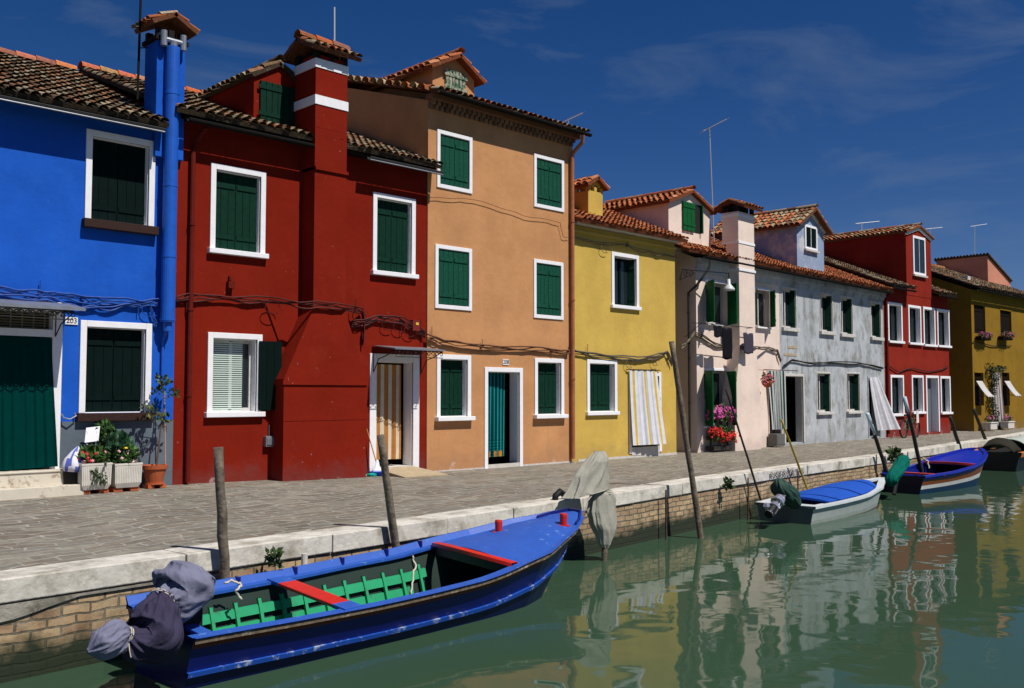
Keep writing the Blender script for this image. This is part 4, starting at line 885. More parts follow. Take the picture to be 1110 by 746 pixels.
# lamp on iron arm
L = thing('wall_lamp', 'bell shaped street lamp on black iron arm beside pink house upper window', 'lamp', h.W(*[h.S(752, 300)[0], 0, 4.5]))
x0, z0 = h.S(735, 299, .1); x1, z1 = h.S(790, 300, .6); mb = MB()
pa = h.W(-.9, .15, z1 + .1); pb = h.W(x1, .6, z1 + .1); mb.tube([pa, pb], .018, 6); mb.tube([pb, pb - Vector((0, 0, .18))], .015, 6)
for k in range(2):
    c_ = pa.lerp(pb, .06 + .12 * k); mb.tube([c_ + h.u * math.cos(t * .6) * .12 * (1 - t / 20) + Vector((0, 0, -.12 + math.sin(t * .6) * .12 * (1 - t / 20))) for t in range(14)], .01, 5)
mb.tube([pa, h.W(-.9, .05, z1 - .2), h.W(-.2, .1, z1 + .06)], .012, 5); mb.build('bracket', M['iron'], L, world=True)
mb = MB(); mb.lathe(pb - Vector((0, 0, .5)), [(.17, 0), (.165, .05), (.1, .13), (.05, .19), (.04, .33)], 16); mb.build('lamp_shade', mat('lamp_shade_enamel', (.6, .62, .62), rough=.3), L, world=True, smooth=True)

# foliage helper
def leaves(mb, c, rad, n, size, pal, rn, up=.3):
    for _ in range(n):
        while True:
            q = Vector((rn.uniform(-1, 1), rn.uniform(-1, 1), rn.uniform(-1, 1)))
            if q.length < 1: break
        p = Vector(c) + Vector((q.x * rad[0], q.y * rad[1], q.z * rad[2])); d1 = Vector((rn.uniform(-1, 1), rn.uniform(-1, 1), rn.uniform(-.6, 1) + up)).normalized(); s1 = size * rn.uniform(.6, 1.3)
        d2 = d1.cross(Vector((rn.uniform(-1, 1), rn.uniform(-1, 1), rn.uniform(-1, 1)))).normalized() * s1 * .3
        nn = d1.cross(d2).normalized() * s1 * .08; g = rn.uniform(.6, 1.4); col = tuple(x * g for x in rn.choice(pal))
        mb.add([p, p + d1 * s1 * .5 + d2 + nn, p + d1 * s1, p + d1 * s1 * .5 - d2 + nn], [(0, 1, 2, 3)], col)
def blooms(mb, c, rad, n, size, pal, rn, nrm=Vector((0, -1, .3)), surf=.75):
    for _ in range(n):
        q = Vector((rn.uniform(-1, 1), rn.uniform(-1, .2), rn.uniform(-.6, 1))).normalized() * rn.uniform(surf, 1.05); p = Vector(c) + Vector((q.x * rad[0], q.y * rad[1], q.z * rad[2]))
        n0 = (q + nrm * .5).normalized(); a = n0.cross(Vector((0, 0, 1)) + q * .1).normalized(); b = n0.cross(a); g = rn.uniform(.7, 1.2); col = tuple(min(1, x * g) for x in rn.choice(pal)); k = 6; s1 = size * rn.uniform(.6, 1.2)
        vs = [p + n0 * s1 * .5]
        for i in range(k * 2):
            th = math.pi * i / k; rr = s1 * (1 if i % 2 else .65); vs.append(p + (a * math.cos(th) + b * math.sin(th)) * rr)
        mb.add(vs, [(0, 1 + i, 1 + (i + 1) % (2 * k)) for i in range(2 * k)], col)
GREENS = [(.03, .09, .015), (.05, .13, .025), (.02, .055, .012), (.07, .15, .03)]
# pink & red geranium stand in front of pink house
rn = random.Random(4); cx_, _ = h.S(781, 460, .25); T = thing('flower_stand', 'tiered stand heaped with pink and red geraniums below green window', 'flowers', h.W(cx_, .25, 0))
zpk = h.S(781, 449, .3)[1]; zrd = h.S(781, 471, .3)[1]
mb = MB()
for sx in (-.45, .45): mb.box(-.02, .02, -.02, .02, 0, zpk, M=Matrix.Translation(h.W(cx_ + sx, .2, 0)))
for z in (zpk - .1, zrd - .1, .08): mb.obox(h.W(cx_, .2, z), h.u, h.n, Vector((0, 0, 1)), .48, .13, .06)
mb.build('shelf_stand', M['wood_dark'], T, world=True)
mb = MB()
for z in (zpk, zrd): leaves(mb, h.W(cx_, .28, z), (.6, .22, .27), 500, .1, GREENS, rn)
mb.build('foliage', M['leaf'], T, world=True)
mb = MB()
for k in range(7): blooms(mb, h.W(cx_ - .5 + .17 * k, .26 + rn.uniform(-.05, .08), zpk + rn.uniform(-.06, .09) - abs(k - 3) * .03), (.17, .22, .22), 95, .042, [(.6, .06, .3), (.7, .15, .42), (.45, .04, .25)], rn, surf=.4)
if 1: pass; mb.build('pink_blossom', M['leaf'], T, world=True)['label'] = 'pink geranium blooms'
mb = MB()
for k in range(7): blooms(mb, h.W(cx_ - .5 + .17 * k, .28 + rn.uniform(-.05, .08), zrd + rn.uniform(-.1, .08)), (.16, .22, .19), 40, .04, [(.6, .012, .01), (.45, .006, .01), (.75, .04, .02)], rn, surf=.5)
if 1: pass; mb.build('red_blossom', M['leaf'], T, world=True)['label'] = 'red geranium blooms'
# hanging basket
x0, z0 = h.S(831.5, 412, .35); T = thing('hanging_basket', 'small hanging basket of pink flowers left of the striped curtain', 'flowers', h.W(x0, .35, z0 - .2))
mb = MB(); mb.lathe(h.W(x0, .35, z0 - .22), [(.08, 0), (.16, .1), (.18, .2)], 12); mb.tube([h.W(x0, .35, z0), h.W(x0, .35, z0 + .3), h.W(x0, 0, z0 + .32)], .008, 5); mb.build('pot', M['terracotta'], T, world=True)
mb = MB(); leaves(mb, h.W(x0, .35, z0), (.24, .2, .2), 180, .08, GREENS, rn); mb.build('foliage', M['leaf'], T, world=True)
mb = MB(); blooms(mb, h.W(x0, .35, z0), (.25, .22, .2), 60, .04, [(.6, .08, .12), (.65, .25, .3)], rn); mb.build('blossom', M['leaf'], T, world=True)
x0, x1, z0, z1 = h.rect((834, 842, 468, 482), .1); mb = MB(); mb.box(0, x1 - x0, 0, .3, 0, .38); mb.box(.03, x1 - x0 - .03, -.01, 0, .06, .32)
tag(mb.build('grey_box', mat('grey_plastic', (.12, .12, .11), rough=.5), origin=(0, 0, 0), bevel=.01), 'small grey box on the ground under the dark striped curtain', 'box').location = h.W(x0, .35, 0)

# flower boxes on ochre house
h = ochre
for i, (px_, lab) in enumerate(((1068, 'window box of pink flowers between the ochre upper windows'), (1092, 'window box of pink flowers at the ochre window nearest the edge'))):
    x0, z0 = h.S(px_, 364, .25); T = thing('flower_box', lab, 'flowers', h.W(x0, .25, z0 - .15), 0, 'flower boxes on the ochre house')
    mb = MB(); mb.obox(h.W(x0, .16, z0 - .12), h.u, h.n, Vector((0, 0, 1)), .6, .12, .08); mb.build('box', M['brown_dark'], T, world=True)
    mb = MB(); leaves(mb, h.W(x0, .25, z0), (.65, .2, .17), 200, .1, GREENS, rn); mb.build('foliage', M['leaf'], T, world=True)
    mb = MB(); blooms(mb, h.W(x0, .25, z0 + .02), (.68, .22, .18), 60, .045, [(.45, .07, .2), (.35, .04, .16)], rn); mb.build('blossom', M['leaf'], T, world=True)
for (pxa, lab) in ((1058.5, 'white cloth awning over left ground floor ochre window'), (1089, 'white cloth awning over right ground floor ochre window')):
    x0, z1 = h.S(pxa, 413, .05); T = thing('window_awning', lab, 'awning', h.W(x0, .05, z1), 0, 'awnings on the ochre house'); mb = MB()
    mb.grid(lambda u, v: h.W(x0 + .7 * u, .04 + .5 * v, z1 - .72 * v - .07 * math.sin(math.pi * v) + .03 * math.sin(u * 9) * v * (1 - v) * 3 - .03 * math.sin(u * 16) * (v > .85)), 16, 14, col=(.5, .48, .47)); mb.build('cloth', M['cloth'], T, world=True, smooth=True, solid=.008)
    mb = MB()
    for xx in (x0, x0 + .7): mb.tube([h.W(xx, .0, z1 - .62), h.W(xx, .54, z1 - .73)], .01, 5)
    mb.tube([h.W(x0, .54, z1 - .73), h.W(x0 + .7, .54, z1 - .73)], .01, 5); mb.build('rod', M['iron'], T, world=True)
a, b, c, d = ocd
curtain('door_curtain', 'pale striped curtain in the ochre house doorway', h.W(a, .04, d), h.W(b, .04, d), h.W(a, .06, .15), h.W(b + .1, .15, .15), 4, .03, stripes((.45, .43, .42), (.2, .13, .12), 4), h.n)
T = thing('climbing_plant', 'dark climbing plant trained round the ochre house door', 'plant', h.W(a - .3, .15, 0))
mb = MB()
for k in range(12): t = k / 11; leaves(mb, h.W(a - .35 + .25 * math.sin(k), .18, .2 + t * (d)), (.3, .14, .22), 60, .11, [(.02, .04, .01), (.035, .06, .02)], rn)
leaves(mb, h.W((a + b) / 2, .2, d + .12), (.9, .15, .16), 200, .1, [(.02, .045, .01), (.04, .07, .02)], rn); mb.build('foliage', M['leaf'], T, world=True)
mb = MB(); mb.tube([h.W(a - .3, .12, 0), h.W(a - .35, .12, 1), h.W(a - .25, .12, 2.0)], .02, 6); mb.build('stem', M['bark'], T, world=True)
for i, (px_, lab) in enumerate(((1072, 'pale stone planter left of the ochre house door'), (1091, 'pale stone planter right of the ochre house door'))):
    x0, _ = h.S(px_, 462, .3); T = thing('planter', lab, 'planter', h.W(x0, .35, 0), 0, 'planters by the ochre house')
    mb = MB(); mb.obox(h.W(x0, .35, .2), h.u, h.n, Vector((0, 0, 1)), .4, .17, .16); mb.obox(h.W(x0, .35, .345), h.u, h.n, Vector((0, 0, 1)), .43, .2, .025); mb.build('trough', M['stone'], T, world=True, bevel=.01)
    mb = MB(); leaves(mb, h.W(x0, .35, .48), (.36, .16, .18), 160, .1, GREENS, rn); mb.build('foliage', M['leaf'], T, world=True)
    mb = MB(); blooms(mb, h.W(x0, .35, .52), (.35, .16, .14), 24, .05, [(.6, .15, .3)], rn); mb.build('blossom', M['leaf'], T, world=True)

# ------------------------------------------------------------------ things in front of the blue house
h = blue; PZ = .085
def planter(px0, px1, label, pal, seed, extra=None):
    rn = random.Random(seed); x0, _ = h.S(px0, 520, .6); x1, _ = h.S(px1, 520, .6); c0 = h.W((x0 + x1) / 2, .4, 0); hw = (x1 - x0) / 2; zt = h.S(px1, 501.5, .6)[1]; T = thing('flower_planter', label, 'planter', (c0.x, c0.y, PZ), 0, 'white ribbed planters')
    mb = MB(); zb = PZ + .06
    def ring(z, s): return [Vector((c0.x + sx * hw * s, c0.y + sy * .21 * s, z)) for sx, sy in ((-1, -1), (1, -1), (1, 1), (-1, 1))]
    r0 = ring(zb, .78); r1 = ring(zb + .07, .93); r2 = ring(zt - .03, .97); r3 = ring(zt - .03, 1.0); r4 = ring(zt, 1.0); r5 = ring(zt, .88); r6 = ring(zt - .06, .88)
    for A_, B_ in ((r0, r1), (r1, r2), (r2, r3), (r3, r4), (r4, r5), (r5, r6)):
        for i in range(4): mb.quad(A_[i], A_[(i + 1) % 4], B_[(i + 1) % 4], B_[i])
    mb.add(r0[::-1], [(0, 1, 2, 3)]); mb.add(r6, [(0, 1, 2, 3)], None)
    for i in range(15):
        t = (i + .8) / 15.6; p0 = Vector((c0.x + (t * 2 - 1) * hw * .93, c0.y - .21 * .935, zb + .08)); p1 = Vector((c0.x + (t * 2 - 1) * hw * .965, c0.y - .21 * .972, zt - .05)); mb.tube([p0, p1], .0075, 5)
    mb.build('box', mat('white_planter_plastic', (.62, .59, .52), rough=.5, noise=.15, nscale=5), T, world=True)
    mb = MB()
    for sx in (-.6, .6): mb.box(-.07, .07, -.14, .14, PZ, PZ + .06, M=Matrix.Translation((c0.x + sx * hw, c0.y, 0)))
    mb.build('foot', M['terracotta'], T, world=True)
    mb = MB(); cc = Vector((c0.x, c0.y, zt + .09)); leaves(mb, cc, (hw * 1.0, .2, .15), 420, .1, GREENS, rn, up=.5)
    if extra: extra(mb, cc, rn)
    mb.build('foliage', M['leaf'], T, world=True)
    mb = MB(); blooms(mb, cc, (hw * .95, .2, .14), 26, .034, pal, rn, surf=.85); mb.build('blossom', M['leaf'], T, world=True)
    return cc, T
def tallb(mb, cc, rn): leaves(mb, cc + Vector((-.1, .05, .13)), (.25, .15, .2), 200, .13, [(.02, .07, .03), (.03, .1, .04)], rn, up=1)
cc, T = planter(88, 121.5, 'white ribbed planter of red and pink geraniums, left of the pair', [(.75, .02, .03), (.7, .3, .3), (.8, .05, .08)], 5)
mb = MB()
for k in range(30): leaves(mb, cc + Vector((rn.uniform(-.1, .12), -.235, -.1 - rn.uniform(0, .3))), (.03, .006, .05), 4, .05, [(.03, .06, .02)], rn, up=-.8)
mb.build('trailing_leaves', M['leaf'], T, world=True)
cc2, T2 = planter(124, 154.3, 'white ribbed planter of pink flowers, right of the pair', [(.75, .4, .42), (.8, .5, .5)], 6, tallb)
mb = MB(); mb.lathe(cc2 + Vector((-.02, -.12, .13)), [(.01, 0), (.035, .01), (.02, .03)], 8, (.8, .6, .02)); mb.build('yellow_flower', M['leaf'], T2, world=True)
# shrub in pot behind first planter
x0, z0 = h.S(116, 475, .2); T = thing('potted_shrub', 'leafy green shrub in terracotta pot behind the left white planter', 'plant', h.W(x0, .13, PZ))
mb = MB(); mb.lathe(h.W(x0 + .04, .13, PZ), [(.13, 0), (.17, .62), (.19, .63), (.19, .7), (.15, .7)], 14); mb.build('pot', M['terracotta'], T, world=True)
mb = MB(); leaves(mb, h.W(x0, .14, z0 - .02), (.17, .1, .27), 330, .1, GREENS, rn, up=.8); mb.build('foliage', M['leaf'], T, world=True)
# white chair back
x0, x1, z0, z1 = h.rect((91, 106, 464, 480), .2); T = thing('folding_chair', 'white chair back leaning on the grey plinth behind the planters', 'chair', h.W((x0 + x1) / 2, .15, PZ))
mb = MB(); mb.grid(lambda u, v: h.W(x0 + (x1 - x0) * u + .04 * (1 - v), .18 + .05 * v, z1 - (z1 - z0) * v + .02 * u), 4, 4); mb.build('backrest', M['white'], T, world=True, solid=.02)
mb = MB()
for xx in (x0 + .05, x1 - .02): mb.tube([h.W(xx, .2, z1 - .05), h.W(xx - .02, .24, PZ)], .014, 6)
mb.tube([h.W(x0 + .04, .23, z0 - .12), h.W(x1 - .03, .23, z0 - .12)], .014, 6); mb.build('leg_frame', M['white'], T, world=True)
mb = MB(); mb.obox(h.W((x0 + x1) / 2, .26, .5), h.u, h.n, Vector((0, 0, 1)), .17, .04, .012); mb.build('seat', M['white'], T, world=True)
# bin with bag
x0, _ = h.S(81, 520, .45); c0 = h.W(x0, .32, 0)
mb = MB(); mb.lathe((c0.x, c0.y, PZ), [(.1, 0), (.13, .36), (.14, .37)], 14); tag(mb.build('waste_bin', M['dark'], origin=(c0.x, c0.y, PZ), smooth=True), 'small black bin under the plastic bag by the blue house door', 'bin')
mb = MB(); mb.tube([(c0.x, c0.y - .03, .42), (c0.x + .01, c0.y - .03, .5), (c0.x + .02, c0.y - .02, .6), (c0.x + .06, c0.y, .7), (c0.x + .1, c0.y + .03, .8)], [.13, .155, .13, .08, .015], 18, mod=lambda i, t: 1 + .14 * math.sin(t * 5 + i) + .08 * math.sin(t * 11 + i * 2))
mb.c = [((.1, .13, .45) if math.sin(k * 1.7) > .45 else (.68, .68, .74)) for k in range(len(mb.c))]
tag(mb.build('plastic_bag', M['vc'], origin=(c0.x, c0.y, .42), smooth=True), 'crumpled white and blue plastic bag on the black bin', 'bag')
# terracotta pot with young tree
x0, _ = h.S(169, 520, .35); c0 = h.W(x0, .3, 0); T = thing('potted_tree', 'young staked tree in terracotta pot at the blue and red corner', 'plant', (c0.x, c0.y, PZ))
mb = MB(); z = PZ + .06; mb.lathe((c0.x, c0.y, z), [(.15, 0), (.15, .03), (.13, .03), (.18, .24), (.2, .25), (.205, .31), (.17, .31), (.16, .27)], 20); mb.build('pot', M['terracotta'], T, world=True, smooth=False)
mb = MB()
for sx in (-.1, .1): mb.box(-.05, .05, -.1, .1, PZ, PZ + .06, M=Matrix.Translation((c0.x + sx, c0.y, 0)))
mb.build('foot', M['terracotta'], T, world=True)
tp = [at(169.5, 506, c0.y), at(172, 485, c0.y), at(174, 465, c0.y), at(177, 448, c0.y), at(178, 432, c0.y), at(177, 420, c0.y)]
mb = MB(); mb.tube([Vector(p) for p in tp], [.018, .015, .013, .011, .008, .004], 7)
for (i, dx, dz, dy) in ((3, -.3, .1, 0), (3, -.25, -.05, -.1), (4, .15, .1, -.05), (4, -.12, .15, .05), (2, .12, .2, 0), (5, -.1, .15, 0)): mb.tube([tp[i], tp[i] + Vector((dx * .5, dy, dz * .3)), tp[i] + Vector((dx, dy, dz))], [.007, .005, .003], 5)
mb.build('trunk', M['bark'], T, world=True)
mb = MB(); st = at(179.3, 505, c0.y + .03); mb.tube([st, at(178.3, 428, c0.y + .03)], .011, 6, (.5, .28, .22)); mb.build('stake', M['vc'], T, world=True)
mb = MB()
for (i, dx, dz, dy) in ((3, -.3, .1, 0), (3, -.25, -.05, -.1), (4, .15, .1, -.05), (4, -.12, .15, .05), (2, .12, .2, 0), (5, -.1, .15, 0), (5, .02, .1, 0)): leaves(mb, tp[i] + Vector((dx, dy, dz)) * .8, (.12, .08, .08), 26, .085, [(.03, .07, .02), (.1, .12, .03)], rn)
mb.build('crown', M['leaf'], T, world=True)
# hooked hose beside the door
x0, z0 = h.S(75, 451, .08); mb = MB(); mb.tube([h.W(x0 - .1, .03, z0 + .03), h.W(x0 - .08, .1, z0 - .03), h.W(x0, .12, z0 - .05), h.W(x0 + .1, .1, z0 + .0), h.W(x0 + .1, .03, z0 + .04)], .012, 6)
tag(mb.build('hose', M['zinc'], origin=h.W(x0, .03, z0)), 'short pale blue hose loop on the wall right of the green curtain', 'hose')
# ramp at the red house door, broom and bucket
h = red; a, b, c, d = rd; mb = MB(); z0 = pavez(12, 15.2) + .0
poly = [h.W(a - .0, .05, .13), h.W(b - .0, .05, .13), h.W(b + .1, 1.0, z0 + .015), h.W(a + .0, .95, z0 + .015)]; low = [Vector((p.x, p.y, -.06)) for p in poly]
mb.add(low + poly, [(0, 1, 2, 3), (4, 5, 6, 7), (0, 1, 5, 4), (1, 2, 6, 5), (2, 3, 7, 6), (3, 0, 4, 7)]); tag(mb.build('door_ramp', M['concrete'], origin=poly[0]), 'tan concrete ramp leading up to the red house doorway', 'ramp')
x0, z0 = h.S(407, 508, .3); T = thing('broom', 'broom with orange handle leaning beside the red house door', 'broom', h.W(x0 - .1, .3, 0.02))
b0 = at(409, 505, h.Y - .22); b1 = at(397.5, 465, h.Y - .05)
mb = MB(); mb.tube([b0, b1], .012, 6, (.5, .2, .05)); mb.build('handle', M['vc'], T, world=True)
mb = MB(); mb.lathe((b0.x, b0.y, pavez(b0.x, b0.y) + .06), [(.13, 0), (.12, .06), (.06, .1), (.035, .22), (.02, .25)], 12, (.75, .75, .78), sy=.5); mb.build('bristle_head', M['vc'], T, world=True, smooth=True)
mb = MB(); q = b0 + Vector((.0, -.02, 0)); mb.lathe((q.x + .02, q.y, pavez(q.x, q.y)), [(.13, 0), (.17, .05), (.19, .08), (.17, .085)], 16, (.02, .07, .5)); tag(mb.build('dustpan_tray', M['vc'], origin=(q.x, q.y, pavez(q.x, q.y))), 'blue plastic tray under the broom head', 'tray')
mb = MB(); q = at(403, 513, h.Y - .3); mb.lathe((q.x, q.y, pavez(q.x, q.y)), [(.09, 0), (.1, .04), (.04, .06)], 10, (.0, .35, .3)); tag(mb.build('scrubbing_cloth', M['vc'], origin=(q.x, q.y, pavez(q.x, q.y))), 'small turquoise cloth on the pavement left of the broom', 'cloth')

# ------------------------------------------------------------------ bicycle by the far red house
h = red2; xb, _ = h.S(986, 455, .7); base = h.W(xb, .7, pavez(40, 15.5)); T = thing('bicycle', 'dark bicycle with white towel parked under the far red house windows', 'bicycle', base)
U_, Z_ = h.u, Vector((0, 0, 1))
def bp(x, z, d=0): return base + U_ * x + Z_ * z + h.n * d
for cx0 in (-.53, .53):
    mb = MB(); mb.tube([bp(cx0 + .33 * math.cos(t * math.pi / 12), .34 + .33 * math.sin(t * math.pi / 12)) for t in range(25)], .034, 6, cap=False); w_ = mb.build('wheel', M['iron'], T, world=True)
    mb = MB()
    for t in range(12): mb.tube([bp(cx0, .34), bp(cx0 + .31 * math.cos(t * math.pi / 6), .34 + .31 * math.sin(t * math.pi / 6))], .003, 3)
    mb.build('spokes', M['chrome'], w_, world=True)
mb = MB()
for q in ([(-.53, .34), (-.1, .3), (-.2, .78), (-.53, .34)], [(-.1, .3), (.35, .72), (-.18, .7)], [(.53, .34), (.38, .66), (.33, .95)]): mb.tube([bp(*p) for p in q], .026, 6, (.05, .12, .06))
mb.build('frame', M['vc'], T, world=True)
mb = MB(); mb.tube([bp(.33, .95), bp(.36, 1.02), bp(.34, 1.03, .26), bp(.22, 1.02, .28)], .012, 6); mb.tube([bp(.36, 1.02), bp(.34, 1.03, -.26), bp(.22, 1.02, -.28)], .012, 6); mb.build('handlebar', M['chrome'], T, world=True)
mb = MB(); mb.obox(bp(-.22, .86), U_, h.n, Z_, .13, .07, .03); mb.tube([bp(-.2, .78), bp(-.22, .84)], .013, 6); mb.build('saddle', M['iron'], T, world=True, bevel=.02)
mb = MB(); mb.grid(lambda u, v: bp(.42 + .22 * u, 1.05 - .5 * v, .08 + .02 * math.sin(u * 6)), 5, 6, col=(.7, .7, .66)); tag(mb.build('towel', M['cloth'], origin=bp(.5, .6), solid=.01), 'small white towel hanging over the bicycle front', 'towel')

# ------------------------------------------------------------------ antennas
def yagi(label, base, top, bdir, blen, n=9, el=.35, r=.012, tilt=0.12):
    base = Vector(base); top = Vector(top); T = thing('tv_antenna', label, 'antenna', base, 0, 'television antennas'); mb = MB(); mb.tube([base, top], r, 6); mb.build('mast', M['antenna'], T, world=True)
    b = Vector(bdir).normalized(); s = b.cross(Vector((0, 0, 1))).normalized(); mb = MB(); mb.tube([top - b * blen * .25, top + b * blen * .75], r * .9, 5)
    for i in range(n): c = top + b * blen * (-.22 + .95 * i / (n - 1)); e = el * (1.2 if i == 0 else 1 - .03 * i); mb.tube([c - s * e * .5, c + s * e * .5], r * .45, 4)
    mb.build('elements', M['antenna'], T, world=True); return T
yagi('tall mast antenna behind the pink house chimney', at(774, 262, 17.8), at(769, 139, 17.8), (1.2, -.7, .75), .95, n=12, el=.55, r=.019)
yagi('small antenna over the right end of the orange house roof', at(617, 140, 16.6), at(616, 130, 16.6), (1, -.6, .6), .6, n=9, el=.6, r=.01)
yagi('mast antenna above the ochre house roof', at(1056.5, 283, 19.5), at(1056.5, 245, 19.5), (1, -.6, .2), 1.1, n=6, el=.08, r=.018)
yagi('low antenna behind the far red dormer, right side', at(1008, 262, 19.5), at(1008, 248, 19.5), (1, -.6, .15), 1.0, n=6, el=.08, r=.018)
yagi('low antenna above the far red dormer ridge', at(934, 255, 19.0), at(934, 242, 19.0), (1, -.6, .15), 1.2, n=6, el=.08, r=.02)
mb = MB(); mb.tube([at(149, 108, FY + .2), at(152.5, 0, FY + .2)], .022, 8); mb.tube([at(150.6, 52, FY + .2), at(161, 52, FY + .2)], .01, 5); tag(mb.build('antenna_mast', M['blackgut'], origin=at(149, 108, FY + .2)), 'dark antenna mast rising left of the blue chimney', 'antenna', 'television antennas')
mb = MB(); p = at(362.5, 50, FY); mb.tube([p, at(362.5, 8, FY)], .018, 8); tag(mb.build('antenna_mast', M['antenna'], origin=p), 'pale thin mast standing on the red chimney top', 'antenna', 'television antennas')

# ------------------------------------------------------------------ mooring poles
def pole(label, pb, pt, Yb, Yt, r, m='wood_pole', zbot=-2.1, name='mooring_pole', group='mooring poles', tip=None, seed=0, catn='pole'):
    b = at(*pb, Yb); t = at(*pt, Yt); d = (t - b); rn = random.Random(seed); foot = b + d * ((zbot - b.z) / d.z); n = 14; pts = []
    for i in range(n + 1): p = foot.lerp(t, i / n); pts.append(p + Vector((rn.uniform(-1, 1), rn.uniform(-1, 1), 0)) * r * .12)
    mb = MB(); rr = [r * (1.08 - .18 * i / n) * rn.uniform(.95, 1.05) for i in range(n + 1)]; mb.tube(pts, rr, 12, mod=lambda i, th: 1 + .05 * math.sin(th * 3 + i * .4))
    if tip:
        T = thing(name, label, catn, foot, 0, group); mb.build('shaft', M[m], T, world=True, smooth=True); mb = MB(); q = foot.lerp(t, 1 - tip); mb.tube([q, t + (t - q) * .02], r * .98, 12); mb.build('painted_tip', M['tip'], T, world=True, smooth=True); return T
    return tag(mb.build(name, M[m], origin=foot, smooth=True), label, catn, group)
M['tip'] = mat('pale_blue_tip_paint', (.5, .66, .75), rough=.6, noise=.2)
pole('thick weathered pole standing behind the near boat stern', (244.5, 633), (236.5, 485), 9.12, 9.1, .053, seed=1)
pole('leaning weathered pole behind the middle of the near boat', (430, 600), (412.5, 472), 9.33, 9.3, .05, seed=2)
pole('tall thin leaning pole in the water before the yellow house', (759, 580), (728, 370), 9.7, 9.95, .052, seed=3)
pole('dark thin pole leaning by the stern of the covered boat', (823, 537), (787, 422), 10.45, 10.45, .022, m='wood_dark', seed=4)
M['yellowpole'] = mat('yellow_painted_pole', (.42, .3, .02), rough=.6, noise=.3)
pole('yellow pole leaning on the quay behind the blue boat cover', (872, 522), (847, 455), 10.6, 10.6, .025, m='yellowpole', seed=5)
pole('dark pole with pale tip in front of the blown white curtain', (958, 502), (940.5, 449), 11.0, 11.0, .05, m='wood_dark', tip=.16, seed=6)
pole('dark pole with pale tip crossing the bicycle', (996, 498), (980.5, 431), 11.05, 11.05, .055, m='wood_dark', tip=.12, seed=7)
pole('dark pole behind the bow of the far blue boat', (1040, 484), (1030, 452), 12.05, 12.05, .06, m='wood_dark', seed=8)
pole('dark pole beside the brown canvas dome at the far right', (1068, 476), (1055.5, 444), 12.6, 12.6, .06, m='wood_dark', seed=9)
for i, (px_, y0, y1, Y, lab) in enumerate(((722, 576, 531, 10.05, 'thin rusty stake against the brick quay left of the tall pole'), (811, 565, 518, 10.42, 'thin rusty stake against the brick quay by the covered boat'), (865, 530, 510, 10.62, 'short rusty stake behind the yellow pole'), (950, 502, 493, 10.98, 'short rusty stake left of the far pale tipped poles'), (984, 497, 490, 11.2, 'short rusty stake between the far pale tipped poles'))):
    pole(lab, (px_, y0), (px_, y1), Y, Y, .018, m='rust', name='iron_stake', group='iron stakes along the quay', seed=20 + i, catn='stake')

